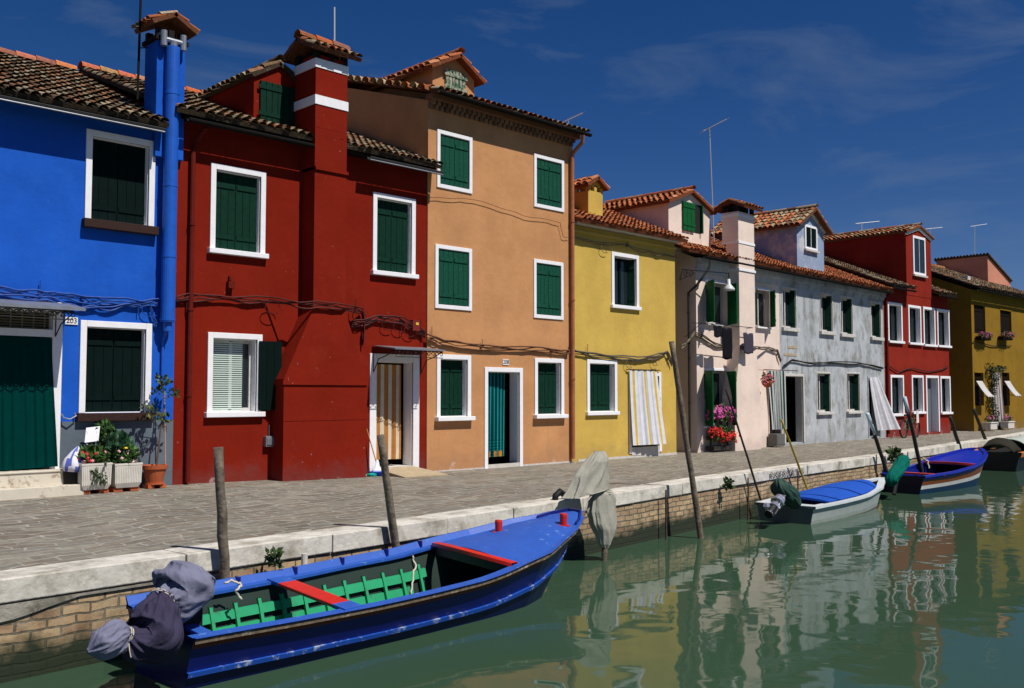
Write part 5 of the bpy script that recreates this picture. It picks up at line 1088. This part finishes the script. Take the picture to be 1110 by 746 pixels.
# ------------------------------------------------------------------ boats
def loft(mb, secs, col=None, closed_end=False):
    """secs: list of equal length point lists"""
    n = len(secs[0]); b = len(mb.v)
    for s_ in secs: mb.v += [Vector(p) for p in s_]
    for i in range(len(secs) - 1):
        for k in range(n - 1): mb.f.append([b + i * n + k, b + (i + 1) * n + k, b + (i + 1) * n + k + 1, b + i * n + k + 1]); mb.c.append(col or mb.col)
def interp(tab, t):
    for (a, b), (c, d) in zip(tab, tab[1:]):
        if t <= c + 1e-9:
            u = (t - a) / (c - a); u = u * u * (3 - 2 * u) * .35 + u * .65; return b + (d - b) * u
    return tab[-1][1]
class Boat:
    def __init__(s, name, label, stern, ang, L, beam, sheer, chine, rake=.1, fl=.62, cat='boat'):
        s.T = thing(name, label, cat, (stern[0], stern[1], WATER), ang, 'boats moored along the quay'); s.L = L; s.beam = beam; s.sheer = sheer; s.chine = chine; s.rake = rake; s.fl = fl; s.N = 28
    def g(s, t, side, inset=0, dz=0):      # gunwale point
        b = max(0, interp(s.beam, t) - inset); return Vector((t * s.L - (inset * 1.2 if t > .97 else 0), side * b, interp(s.sheer, t) + dz))
    def pt(s, t, side, k, off=0):          # k 0 = gunwale, 1 = chine
        zt = interp(s.sheer, t); zb = interp(s.chine, t); bt = interp(s.beam, t); bb = bt * (s.fl - .12 * max(0, t - .7) / .3); x = t * s.L; xb = min(x, s.L * (1 - s.rake * max(0, (t - .55) / .45) ** 1.5))
        if t > .55: xb = x - s.L * s.rake * ((t - .55) / .45) ** 2
        y = bt + (bb - bt) * (k ** .85); return Vector((x + (xb - x) * k, side * max(0, y + off), zt + (zb - zt) * k))
    def hull(s, m, mi, wall=.035, cols=None, name='hull', tcol=None):
        mb = MB(); ts = [i / s.N for i in range(s.N + 1)]
        for side in (-1, 1):
            for (k0, k1, c) in cols or [(0, 1, (1, 1, 1))]:
                ks = [k0 + (k1 - k0) * j / 3 for j in range(4)]; loft(mb, [[s.pt(t, side, k) for k in ks] for t in ts], c)
        c = (cols or [(0, 1, (1, 1, 1))])[-1][2]
        loft(mb, [[s.pt(t, -1, 1), s.pt(t, 1, 1)] for t in ts], c)
        # transom
        nk = 6; kk = [j / nk for j in range(nk + 1)]
        mb.add([s.pt(0, -1, k) for k in kk] + [s.pt(0, 1, k) for k in reversed(kk)], [tuple(range(2 * nk + 2))], tcol or c)
        o = mb.build(name, m, s.T, smooth=False)
        mb = MB()
        for side in (-1, 1): loft(mb, [[s.pt(t, side, k, -wall) + Vector((0.03 if t == 0 else 0, 0, .0 if k < .9 else .03)) for k in (0.02, .25, .5, .75, .93)] for t in ts])
        loft(mb, [[s.pt(t, -1, .93, -wall) + Vector((0, 0, .03)), s.pt(t, 1, .93, -wall) + Vector((0, 0, .03))] for t in ts])
        mb.add([s.pt(0, -1, .02, -wall) + Vector((.04, 0, 0)), s.pt(0, -1, .93, -wall) + Vector((.04, 0, 0)), s.pt(0, 1, .93, -wall) + Vector((.04, 0, 0)), s.pt(0, 1, .02, -wall) + Vector((.04, 0, 0))], [(0, 1, 2, 3)])
        mb.build('inner_hull', mi, s.T); return o
    def rail(s, m, k0, k1, th, name='rail', t0=0, t1=1, z=0, col=None, wdt=None, par=None):   # strip along the outside between k0 and k1
        mb = MB(); n = s.N
        for side in (-1, 1):
            secs = []
            for i in range(n + 1):
                t = t0 + (t1 - t0) * i / n; a = s.pt(t, side, k0); b = s.pt(t, side, k1); o = Vector((.0, side * th, 0)) + (Vector((th, 0, 0)) if t > .98 else Vector((0, 0, 0)))
                secs.append([a, a + o, b + o, b])
            loft(mb, secs, col); 
        return mb.build(name, m, par or s.T)
    def band(s, m, inset, dz, th, t0=0, t1=1, name='gunwale', out=.02, col=None):    # flat capping on the gunwale
        mb = MB(); n = s.N
        for side in (-1, 1):
            secs = []
            for i in range(n + 1):
                t = t0 + (t1 - t0) * i / n; p = s.g(t, side, 0, dz); b = abs(p.y); yo = b + out; yi = max(0, b - inset)
                secs.append([Vector((p.x + (out if t > .99 else 0), side * yo, p.z - th)), Vector((p.x + (out if t > .99 else 0), side * yo, p.z)), Vector((p.x, side * yi, p.z)), Vector((p.x, side * yi, p.z - th)), Vector((p.x + (out if t > .99 else 0), side * yo, p.z - th))])
            loft(mb, secs, col)
        return mb.build(name, m, s.T)
    def deck(s, m, t0, t1, dz, camber=.05, inset=.03, name='foredeck', aft_curve=0):
        mb = MB(); n = 14; w = 12
        def fn(u, v):
            t = t0 + (t1 - t0) * v; y = (u * 2 - 1); tt = t + aft_curve * (1 - v) * (y * y); b = max(0, interp(s.beam, tt) - inset); return Vector((tt * s.L, y * b, interp(s.sheer, tt) + dz + camber * (1 - y * y) * min(1, b / .5)))
        mb.grid(fn, w, n); return mb.build(name, m, s.T, solid=.02)
def paint(name, c, rough=.35, stain=None, **k): return mat(name, c, rough=rough, noise=.1, nscale=8, spec=.5, stain=stain, **k)
P_blue = paint('boat_blue_paint', (.018, .09, .42), .55, stain=(.12, .24, .55), stainlo=.6, stainhi=.68, stainscale=7)
P_navy = paint('boat_navy_paint', (.006, .012, .16), .25)
P_green = paint('boat_green_paint', (.01, .3, .13), .6, stain=(.03, .14, .07), stainlo=.55, stainhi=.7, stainscale=6); P_dgreen = paint('boat_shaded_dark_green', (.002, .018, .012), .7)  # inner hull: dark green, with the shade inside the boat put into its colour
P_red = paint('boat_red_paint', (.55, .015, .008), .45); P_wood = mat('worn_rail_wood', (.16, .12, .08), rough=.8, noise=.5, nscale=20, stain=(.45, .42, .36), stainlo=.55, stainhi=.68, stainscale=10)
P_strake = mat('worn_blue_strake', (.015, .08, .42), rough=.4, stain=(.45, .52, .6), stainlo=.54, stainhi=.64, stainscale=9)
P_hullv = mat('boat_hull_paint', vcol=True, rough=.35, spec=.35, noise=.12, nscale=6)

# -- near boat
B = Boat('rowing_boat', 'long blue boat with green interior, red seat and wrapped motor, nearest', (3.80, 8.24), R(3.6), 6.0,
         [(0, .58), (.2, .655), (.45, .73), (.62, .735), (.75, .67), (.87, .48), (.95, .27), (1, .07)],
         [(0, .50), (.3, .49), (.55, .52), (.75, .64), (.9, .80), (1, .93)], [(0, -.12), (.6, -.14), (.85, -.05), (1, .08)], rake=.13, fl=.66)
B.hull(P_hullv, P_dgreen, cols=[(0, .13, (.11, .012, .008)), (.13, .52, (.004, .009, .12)), (.52, 1, (.003, .005, .055))], tcol=(.004, .008, .09))
B.rail(P_strake, .47, .54, .03, 'rub_strake')
B.band(P_wood, .0, .012, .035, out=.025, name='rub_rail')
B.band(P_blue, .1, .02, .03, out=.0, name='gunwale')
# sloping washboard on both sides (raised inner board)
mb = MB()
for side in (-1, 1):
    secs = []
    for i in range(29):
        t = .0 + .97 * i / 28; p = B.g(t, side); b = abs(p.y); secs.append([Vector((p.x, side * (b - .02), p.z + .02)), Vector((p.x, side * max(0, b + .025), p.z + (.085 if side > 0 else .03) * (1 - .5 * max(0, t - .8) / .2))), Vector((p.x, side * max(0, b + .045), p.z + (.085 if side > 0 else .03) * (1 - .5 * max(0, t - .8) / .2))), Vector((p.x, side * (b + .01), p.z + .01))])
    loft(mb, secs)
mb.build('washboard', P_blue, B.T)
B.deck(P_blue, .66, .985, .005, camber=.07, aft_curve=.0)
mb = MB()    # red coaming arch with dark face below
n = 16; pr = []
for i in range(n + 1):
    y = -1 + 2 * i / n; t = .66 - .035 * (1 - y * y); b = interp(B.beam, .66) - .06; pr.append(Vector((t * B.L, y * b, interp(B.sheer, .66) + .03 + .07 * (1 - y * y))))
loft(mb, [[p + Vector((-.05, 0, -.02)), p + Vector((-.05, 0, .02)), p + Vector((.05, 0, .022)), p + Vector((.05, 0, -.02))] for p in pr]); mb.build('coaming', P_red, B.T)
mb = MB(); loft(mb, [[p + Vector((0, 0, -.02)), p + Vector((0, 0, -.13))] for p in pr]); mb.build('coaming_face', paint('boat_brown_board', (.035, .014, .008), .6), B.T, solid=.02)
# floor, ribs, stringer in green
zf = .02
mb = MB(); tt = [.06 + .56 * i / 14 for i in range(15)]
loft(mb, [[Vector((t * B.L, -interp(B.beam, t) * .63, zf)), Vector((t * B.L, interp(B.beam, t) * .63, zf))] for t in tt]); mb.build('floor_board', P_green, B.T)
for side in (-1, 1):
    mb = MB(); secs = []
    for t in tt:
        a = B.pt(t, side, .40, -.06); b = B.pt(t, side, .27, -.06); o = Vector((0, -side * .03, 0)); secs.append([a, a + o, b + o, b])
    loft(mb, secs); mb.build('stringer', P_green, B.T)
    mb = MB(); secs = []
    for t in tt[:-1]:
        a = B.pt(t, side, .9, -.05); b = B.pt(t, side, .5, -.05); o = Vector((0, -side * .02, 0)); secs.append([a, a + o, b + o, b])
    loft(mb, secs); mb.build('side_board', P_green, B.T)
for i in range(12):
    t = .085 + i * .047
    for side in (-1, 1):
        mb = MB(); a = [B.pt(t, side, k, -.075) for k in (.17, .3, .5, .7, .9)]; loft(mb, [[p + Vector((-.018, 0, 0)), p + Vector((-.018, -side * .035, 0)), p + Vector((.018, -side * .035, 0)), p + Vector((.018, 0, 0))] for p in a]); mb.build('rib', P_green, B.T)
# thwart and stern boards
def thwart(t, w, m, dz, name='seat', end=.2):
    x = t * B.L; b = interp(B.beam, t) - .03; z = interp(B.sheer, t) + dz; mb = MB(); mb.box(x - w, x + w, -b + end, b - end, z - .035, z); o = mb.build(name, m, B.T, bevel=.006)
    if end > .1:
        for s_ in (-1, 1): mb = MB(); q = sorted((s_ * (b - end), s_ * b)); mb.box(x - w, x + w, q[0] + .001, q[1], z - .036, z - .001); mb.build('seat_end', P_blue, B.T)
thwart(.275, .11, P_red, .035)
mb = MB(); mb.box(.03, .3, -.5, .5, .4, .43); mb.build('stern_bench', P_blue, B.T); thwart(.03, .06, P_blue, .01, 'transom_cap', end=0)
# cleat blocks on the far washboard
for t in (.1, .2, .32, .43, .54, .63):
    p = B.g(t, 1); mb = MB(); mb.box(p.x - .015, p.x + .015, p.y - .03, p.y + .03, p.z + .02, p.z + .1); mb.build('cleat_block', P_navy, B.T)
for (t, y) in ((.80, .36), (.9, -.22)):
    z = interp(B.sheer, t) + .04; mb = MB(); mb.lathe((t * B.L, y, z), [(.04, 0), (.045, .03), (.05, .13), (.045, .15)], 14); mb.lathe((t * B.L, y, z), [(.1, -.01), (.1, .008)], 4); mb.build('bollard', P_red, B.T)
mb = MB(); t = .955; loft(mb, [[Vector((x * B.L, y * (interp(B.beam, x) - .02), interp(B.sheer, x) + .012)), Vector((x * B.L, y * (interp(B.beam, x) - .02), interp(B.sheer, x) + .06))] for x, y in ((.92, -1), (.95, -1), (.985, -1), (.985, 1), (.95, 1), (.92, 1))]); mb.build('bow_rim', P_navy, B.T, solid=.02)
boatT = B.T
def heel(o, L, k):     # she lies with a slight list towards the open canal
    for ch in o.children:
        if ch.type == 'MESH':
            for v in ch.data.vertices: v.co.z += v.co.y * k * (1 - .6 * max(0, min(1, v.co.x / L)) ** 2)
heel(boatT, 6.0, .1)
# ropes
def rope(label, pts, r=.008, m=None, wig=.012, seed=0):
    rn = random.Random(seed); P = [Vector(p) for p in pts]; f = []
    for a, b in zip(P, P[1:]):
        for k in range(5): f.append(a.lerp(b, k / 5) + Vector((rn.uniform(-wig, wig), rn.uniform(-wig, wig), rn.uniform(-wig, wig))))
    f.append(P[-1]); mb = MB(); mb.tube(f, r, 6); return tag(mb.build('rope', m or M['rope'], origin=P[0], smooth=True), label, 'rope', 'mooring ropes')
M['rope'] = mat('pale_rope', (.55, .5, .42), rough=.95)
for i, (q, lab) in enumerate(((((243, 632), (252, 630), (262, 634), (255, 640), (262, 650)), 'pale frayed rope tied to the pole behind the near boat stern'), (((434, 600), (446, 602), (451, 612), (448, 625), (446, 645)), 'pale rope from the second pole hanging into the near boat'))):
    pts = []
    for j, (a_, b_) in enumerate(q): pts.append(at(a_, b_, 8.68 - .02 * j if i == 0 else 9.2 - .07 * j))
    rope(lab, pts, .012, seed=i)
# -- wrapped outboard of the near boat
def crease(u, v, ph, k=3.0):       # sharp cloth creases running mostly along v, closed around u
    p = Vector((math.cos(u) * k, math.sin(u) * k, v + ph)); a = 1 - abs(mnoise.noise(p)) * 2.6; q = Vector((math.cos(u + v * .35) * k * 1.9, math.sin(u + v * .35) * k * 1.9, v * 1.3 + ph + 9)); b = 1 - abs(mnoise.noise(q)) * 2.4
    return max(-.6, a) * .65 + max(-.6, b) * .35
def wrapped(name, label, pts, rads, mats, seg=110, ties=(), pleat=.07, group='outboard motors', tm='rope', seed=0, cat='outboard motor', cuts=None):
    T = thing(name, label, cat, pts[0], 0, group); rn = random.Random(seed); P = [Vector(p) for p in pts]; f = []; rr = []; S = 14
    for i in range(len(P) - 1):
        a, b = P[max(0, i - 1)], P[i]; c, d = P[i + 1], P[min(len(P) - 1, i + 2)]
        for k in range(S):
            u = k / S; f.append(.5 * ((2 * b) + (c - a) * u + (2 * a - 5 * b + 4 * c - d) * u * u + (3 * b - a - 3 * c + d) * u ** 3)); s_ = u * u * (3 - 2 * u); rr.append(rads[i] + (rads[i + 1] - rads[i]) * s_)
    f.append(P[-1]); rr.append(rads[-1]); ph = rn.uniform(0, 40); cuts = cuts or [0, len(P) - 1]
    for j, (c0, c1) in enumerate(zip(cuts, cuts[1:])):
        i0, i1 = c0 * S, c1 * S + 1
        def mod(i, th):
            g = i + i0; r_ = rr[g]; s_ = g / S; dt = min([abs(s_ - t) for t in ties] + [3]); amp = pleat * (1.0 + 1.6 * math.exp(-dt * 2.2)) * min(1.6, .17 / max(.05, r_))
            big = mnoise.noise(Vector((math.cos(th) * 1.1, math.sin(th) * 1.1, s_ * .8 + ph))) * .22
            return 1 + big + amp * crease(th, s_ * .9, ph, 2.6)
        mb = MB(); mb.tube(f[i0:i1], rr[i0:i1], seg, mod=mod); mb.build('cover', mats[j % len(mats)], T, world=True, smooth=True)
    for k in ties:
        c = P[k]; d = (P[min(k + 1, len(P) - 1)] - P[max(0, k - 1)]).normalized(); a = d.orthogonal().normalized(); b = d.cross(a); mb = MB()
        for o in (-.009, .009): mb.tube([c + d * o + (a * math.cos(t * math.pi / 8) + b * math.sin(t * math.pi / 8)) * rads[k] * 1.22 for t in range(17)], .0055, 5, cap=False)
        mb.tube([c + a * rads[k] * 1.2, c + a * rads[k] * 1.3 + Vector((0, -.02, -.07)), c + a * rads[k] * 1.1 + Vector((.01, -.03, -.13))], .005, 5); mb.build('tie_cord', M[tm], T, world=True)
    return T
M['fadedcloth'] = mat('sun_faded_grey_cloth', (.17, .175, .25), rough=.95, noise=.2, nscale=3, bump=.3, bscale=40, spec=.05)
M['navycloth'] = mat('dark_navy_cloth', (.045, .04, .075), rough=.95, noise=.25, nscale=3, bump=.3, bscale=40, spec=.05)
m1 = [at(212, 612, 8.02), at(208, 620, 8.02), at(201, 635, 8.00), at(190, 650, 7.97), at(177, 654, 7.94), at(172, 668, 7.88), at(165, 688, 7.82), at(150, 695, 7.79), at(138, 688, 7.77), at(126, 690, 7.74), at(110, 700, 7.72), at(95, 707, 7.72)]
T1 = wrapped('outboard_motor', 'outboard motor wrapped in faded navy cloth, tilted up at the near boat stern', m1, [.06, .2, .26, .21, .115, .19, .225, .14, .05, .125, .115, .02], [M['fadedcloth'], M['navycloth'], M['fadedcloth']], ties=(4, 8), seed=3, pleat=.13, cuts=[0, 4, 8, 11])
mb = MB(); mb.tube([at(188, 690, 7.95), at(183, 700, 7.95), at(181, 706, 7.93)], .025, 8); mb.build('clamp', M['rope'], T1, world=True)
mb = MB(); mb.obox(at(200, 672, 8.15), Vector((1, 0, 0)), Vector((0, 1, 0)), Vector((0, 0, 1)), .12, .1, .14); mb.build('bracket', M['iron'], T1, world=True)
# -- grey canvas wrapped motor on its pole by the quay
YY = 9.42
T2 = thing('outboard_motor', 'outboard motor wrapped in grey canvas on a post beyond the near boat bow', 'outboard motor', at(655, 607, YY), 0, 'outboard motors')
def drape(rows, Y, dep, name, m, par, seed, fold=.16, cap=True, nseg=120):
    rn = random.Random(seed); ph = [rn.uniform(0, 6) for _ in range(6)]; mb = MB(); fine = []
    for (a_, b_) in zip(rows, rows[1:]):
        for k in range(8): u = k / 8; fine.append(tuple(p + (q - p) * u for p, q in zip(a_, b_)))
    fine.append(rows[-1]); secs = []
    for i, (y, xl, xr_, sl) in enumerate(fine):
        c = (xl + xr_) / 2; hw = (xr_ - xl) / 2; sec = []
        for k in range(nseg + 1):
            th = 2 * math.pi * k / nseg; f = .84 + fold * (crease(th, i * .022, seed * 3.1, 1.35) * .8 + .25 * crease(th, i * .03, seed * 5.3, 2.6)) + .1 * mnoise.noise(Vector((math.cos(th), math.sin(th), i * .05)))
            dd = dep * min(1, hw / 14 + .25); sec.append(at(c + hw * math.cos(th) * f, y + sl * math.cos(th), Y) + Vector((0, -math.sin(th) * dd * f, 0)))
        secs.append(sec)
    loft(mb, secs)
    if cap: mb.add(secs[-1][:-1], [tuple(range(nseg))])
    return mb.build(name, m, par, world=True, smooth=True)
drape([(489, 646, 653, 0), (495, 640, 656, 0), (504, 633, 658, 0), (513, 626, 659, -2), (522, 621, 658, -4), (530, 616, 657, -6), (535, 614, 657, -6), (531, 640, 658, -3), (534, 645, 660, 0)], YY, .13, 'cover', M['canvas'], T2, 4, fold=.34, cap=False)
drape([(531, 646, 661, 0), (535, 643, 663, 0), (541, 640, 665, 0), (555, 638, 665, 0), (568, 640, 665, 0), (580, 647, 663, 0), (590, 650, 660, 0), (594, 653, 658, 0)], YY, .11, 'lower_cover', M['canvas'], T2, 8, fold=.36)
mb = MB()
for o_ in (0, 2): mb.tube([at(653 + 8.5 * math.cos(t * math.pi / 8), 533 + o_, YY) + Vector((0, -.1 * math.sin(t * math.pi / 8), 0)) for t in range(17)], .008, 5, cap=False)
mb.tube([at(645, 534, YY - .08), at(641, 538, YY - .12), at(637, 543, YY - .12)], .007, 5); mb.build('tie_cord', M['rope'], T2, world=True)
mb = MB(); mb.tube([at(655, 607, YY) + Vector((0, 0, -.5)), at(655, 606, YY), at(656, 585, YY)], [.04, .045, .05], 10); mb.build('post', M['wood_pole'], T2, world=True)
#mb = MB(); mb.grid(lambda u, v: at(617 + 14 * u + 14 * v, 537 - 26 * v + 3 * math.sin(u * 5), YY + .05 * math.sin(u * 4 + v * 3)) + Vector((0, -.1 * math.sin(v * 3), 0)), 8, 8); mb.build('loose_flap', M['canvas'], T2, world=True, smooth=True, solid=.01)

# -- covered white boat
B = Boat('motor_boat', 'small white and grey motor boat under a bright blue cover', (17.15, 9.72), R(4.8), 5.35,
         [(0, .60), (.25, .68), (.5, .68), (.72, .52), (.88, .27), (1, .03)], [(0, .34), (.4, .36), (.8, .44), (1, .52)], [(0, -.12), (.7, -.1), (1, .05)], rake=.16, fl=.84)
B.hull(P_hullv, M['dark'], cols=[(0, .6, (.40, .44, .42)), (.6, .76, (.32, .36, .33)), (.76, 1, (.14, .07, .045))], tcol=(.09, .12, .12))
B.band(mat('white_gelcoat', (.62, .66, .68), rough=.35, noise=.1), .13, .012, .05, out=.03, name='side_deck')
mb = MB(); mb.box(.0, .3, -.58, .58, .31, .352); mb.build('stern_deck', mat('white_deck', (.55, .6, .62), rough=.4), B.T)
mb = MB(); n = 14
def cv(u, v):
    t = .11 + .71 * v; y = u * 2 - 1; b = max(.02, interp(B.beam, t) - .06); e = 1 if v < .75 else 1 - ((v - .75) / .25) ** 2 * .55; return Vector((t * B.L, y * b * e, interp(B.sheer, t) + .03 + .13 * (1 - y * y) * math.sin(min(1, v * 1.3 + .15) * math.pi / 2) * (1 if v < .8 else 1 - (v - .8) * 3) + .012 * math.sin(v * 22) * (1 - abs(y))))
mb.grid(cv, 16, 40, colfn=lambda u, v: (.004, .02, .12) if (abs((v * 3.2) % 1 - .5) < .03 or abs(v - .02) < .02) else (.022, .085, .42)); mb.build('cover', M['cloth'], B.T, smooth=True, solid=.01)
mb = MB(); mb.grid(lambda u, v: Vector((.11 * B.L - .002, (u * 2 - 1) * .56, .25 + v * .14)), 4, 2, col=(.004, .01, .04)); mb.build('cover_skirt', M['cloth'], B.T, solid=.01)
T3 = wrapped('outboard_motor', 'outboard motor with dark green hood on the white covered boat', [at(846, 521, 9.6), at(847, 528, 9.55), at(855, 537, 9.5), at(861, 545, 9.5), at(863, 551, 9.5)], [.08, .17, .17, .12, .03], [M['greencloth']], seed=6, pleat=.14)
mb = MB(); c0, c1 = at(846, 540, 9.45), at(833, 558, 9.42); mb.tube([c0, c1], [.1, .085], 10); mb.build('leg', M['iron'], T3, world=True)
mb = MB()
mb.tube([c0.lerp(c1, k) for k in (.02, .3, .32, .6, .62, .98)], [.1, .125, .085, .105, .075, .085], 14)
for q in (.2, .55): p = c0.lerp(c1, q); mb.obox(p, (c1 - c0).normalized(), Vector((0, 1, 0)), Vector((.7, 0, .7)), .02, .1, .15)
mb.lathe(at(831, 549, 9.42), [(.02, -.05), (.07, 0), (.05, .06)], 10); mb.build('fins', M['chrome'], T3, world=True)

# -- far blue boat
B = Boat('rowing_boat', 'far blue boat with white waterline stripe and red seats', (24.3, 10.45), R(-.5), 5.0,
         [(0, .56), (.25, .70), (.5, .76), (.7, .74), (.85, .55), (.95, .32), (1, .1)], [(0, .46), (.3, .50), (.55, .58), (.8, .78), (1, .95)], [(0, -.12), (.7, -.1), (1, .1)], rake=.1, fl=.7)
B.hull(P_hullv, P_navy, cols=[(0, .2, (.01, .03, .28)), (.2, .42, (.25, .07, .02)), (.42, .58, (.7, .7, .68)), (.58, 1, (.01, .035, .09))], tcol=(.004, .006, .03))
B.band(paint('far_boat_blue', (.006, .02, .34), .3), .08, .015, .05, out=.02, name='gunwale'); B.deck(paint('far_boat_deck', (.008, .025, .36), .3), .6, .97, -.05, camber=.02)
mb = MB(); pr = []
for i in range(n + 1): y = -1 + 2 * i / n; t = .6 - .03 * (1 - y * y); b = interp(B.beam, .6) - .05; pr.append(Vector((t * B.L, y * b, interp(B.sheer, .6) - .01 + .03 * (1 - y * y))))
loft(mb, [[p + Vector((-.05, 0, -.03)), p + Vector((-.05, 0, .03)), p + Vector((.04, 0, .03))] for p in pr]); mb.build('coaming', paint('boat_orange_red', (.6, .05, .02), .4), B.T)
mb = MB(); mb.box(.2 * B.L - .09, .2 * B.L + .09, -.66, .66, .42, .46); mb.build('seat', paint('boat_seat_red', (.6, .05, .02), .4), B.T)
mb = MB(); mb.box(.0, .35, -.52, .52, .38, .41); mb.build('stern_bench', paint('light_blue', (.05, .25, .5), .4), B.T)
T4 = wrapped('outboard_motor', 'outboard motor under teal green cloth on the far blue boat stern', [at(982, 496, 10.1), at(978, 502, 10.05), at(972, 511, 10.0), at(966, 520, 9.98), at(968, 527, 9.97)], [.06, .15, .15, .13, .04], [M['tealcloth']], seed=12, pleat=.14)
mb = MB(); c0, c1 = at(972, 520, 9.95), at(969, 536, 9.93); mb.tube([c0, c1], .05, 8); mb.build('leg', M['iron'], T4, world=True)
rope('pale rope coil on the far blue boat gunwale', [at(1000, 497, 10.8), at(1006, 500, 10.75), at(1007, 508, 10.7)], .02, seed=5)

# -- dark boat with orange rail at the right edge
B = Boat('work_boat', 'dark boat with orange rail and brown canvas dome at the right edge', (33.6, 11.35), R(5), 7.0,
         [(0, .75), (.3, .9), (.7, .8), (.9, .4), (1, .05)], [(0, .62), (.5, .62), (1, .9)], [(0, -.12), (.7, -.1), (1, .1)], rake=.1, fl=.75)
B.hull(P_hullv, M['dark'], cols=[(0, .22, (.6, .2, .05)), (.22, 1, (.012, .012, .014))]); B.band(paint('orange_rail', (.6, .2, .05), .6), .1, .012, .05, name='gunwale'); B.rail(paint('orange_strake', (.6, .2, .05), .6), .0, .2, .05, 'rub_strake')
mb = MB(); mb.grid(lambda u, v: Vector((.1 + 1.15 * v, .5 * math.cos(math.pi * u), .6 + (.46 * math.sin(math.pi * u)) * (math.sin(math.pi * (.08 + .84 * v)) ** .5) + .015 * math.sin(v * 20))), 16, 16, col=(.035, .033, .026)); mb.build('canvas_dome', M['cloth'], B.T, smooth=True, solid=.015)
mb = MB(); mb.grid(lambda u, v: Vector((1.7 + 4.2 * v, .6 * math.cos(math.pi * u) * (1 - .3 * v), .62 + .36 * math.sin(math.pi * u) + .02 * math.sin(v * 15))), 14, 16, col=(.38, .42, .38)); mb.build('tarpaulin', M['cloth'], B.T, smooth=True, solid=.015)

# ------------------------------------------------------------------ details on the quay
# painted word on the kerb face
p0 = atz(834.5, 516, -.11); p1 = atz(871, 511, -.11); xa, xb_ = 17.6, 25.1
def on_face(px): 
    a_ = Vector((17.6, 10.65, 0)); b_ = Vector((25.1, 11.2, 0)); t = (b_ - a_).normalized(); n_ = Vector((t.y, -t.x, 0)); r = ray(px, 515); k = (a_ - EYE).dot(n_) / r.dot(n_); return EYE + r * k, n_, t
q0, n_, t_ = on_face(834); q1, _, _ = on_face(871); c_ = (q0 + q1) / 2 + n_ * .016; wd = (q1 - q0).length
o = text_mesh('RISERVATO', .25, (c_.x, c_.y, -.125), None, mat('faded_black_stencil', (.06, .055, .05), rough=.9, stain=(.45, .43, .38), stainlo=.5, stainhi=.6, stainscale=14), rot=(R(90), 0, math.atan2(t_.y, t_.x)), name='painted_lettering', ext=.001)
bb = max(v.co.x for v in o.data.vertices) - min(v.co.x for v in o.data.vertices); o.scale = (wd / bb, .82, 1); tag(o, 'faded painted word on the white kerb behind the covered boat', 'lettering')
mb = MB(); q = at(607, 552, 10.0); mb.tube([(q.x - .12 + .0, q.y, -.05), (q.x - .1, q.y, .06), (q.x, q.y, .12), (q.x + .1, q.y, .06), (q.x + .12, q.y, -.05)], .05, 10); tag(mb.build('rubber_fender', M['iron'], origin=(q.x, q.y, 0), smooth=True), 'dark rubber half ring on the kerb behind the near boat bow', 'fender')
def weed(px_, py_, Y, label, s, seed, spiky=False):
    rn = random.Random(seed); p = at(px_, py_, Y); T = thing('weed', label, 'plant', p, 0, 'weeds growing from the quay wall'); mb = MB(); leaves(mb, p + Vector((0, -.05, .0)), (s, s * .6, s), 90, s * .9, [(.05, .09, .02), (.03, .06, .015)], rn, up=.2); mb.build('foliage', M['leaf'], T, world=True)
    mb = MB(); mb.tube([p + Vector((0, .1, -.02)), p], .012, 5); mb.build('stem', M['bark'], T, world=True)
weed(293, 606, 9.15, 'dark spiky weed growing from the kerb joint behind the near boat', .09, 1); weed(788, 526, 10.35, 'small green weed under the kerb right of the tall leaning pole', .1, 2); weed(968, 495, 11.0, 'grey green weed behind the stern of the far blue boat', .18, 3)
mb = MB(); p = at(330, 610, 9.2); mb.tube([p + Vector((0, 0, -.15)), p + Vector((0, 0, .1))], .035, 10); tag(mb.build('short_stub', M['stone'], origin=p), 'short pale stub against the brick wall behind the near boat', 'post')
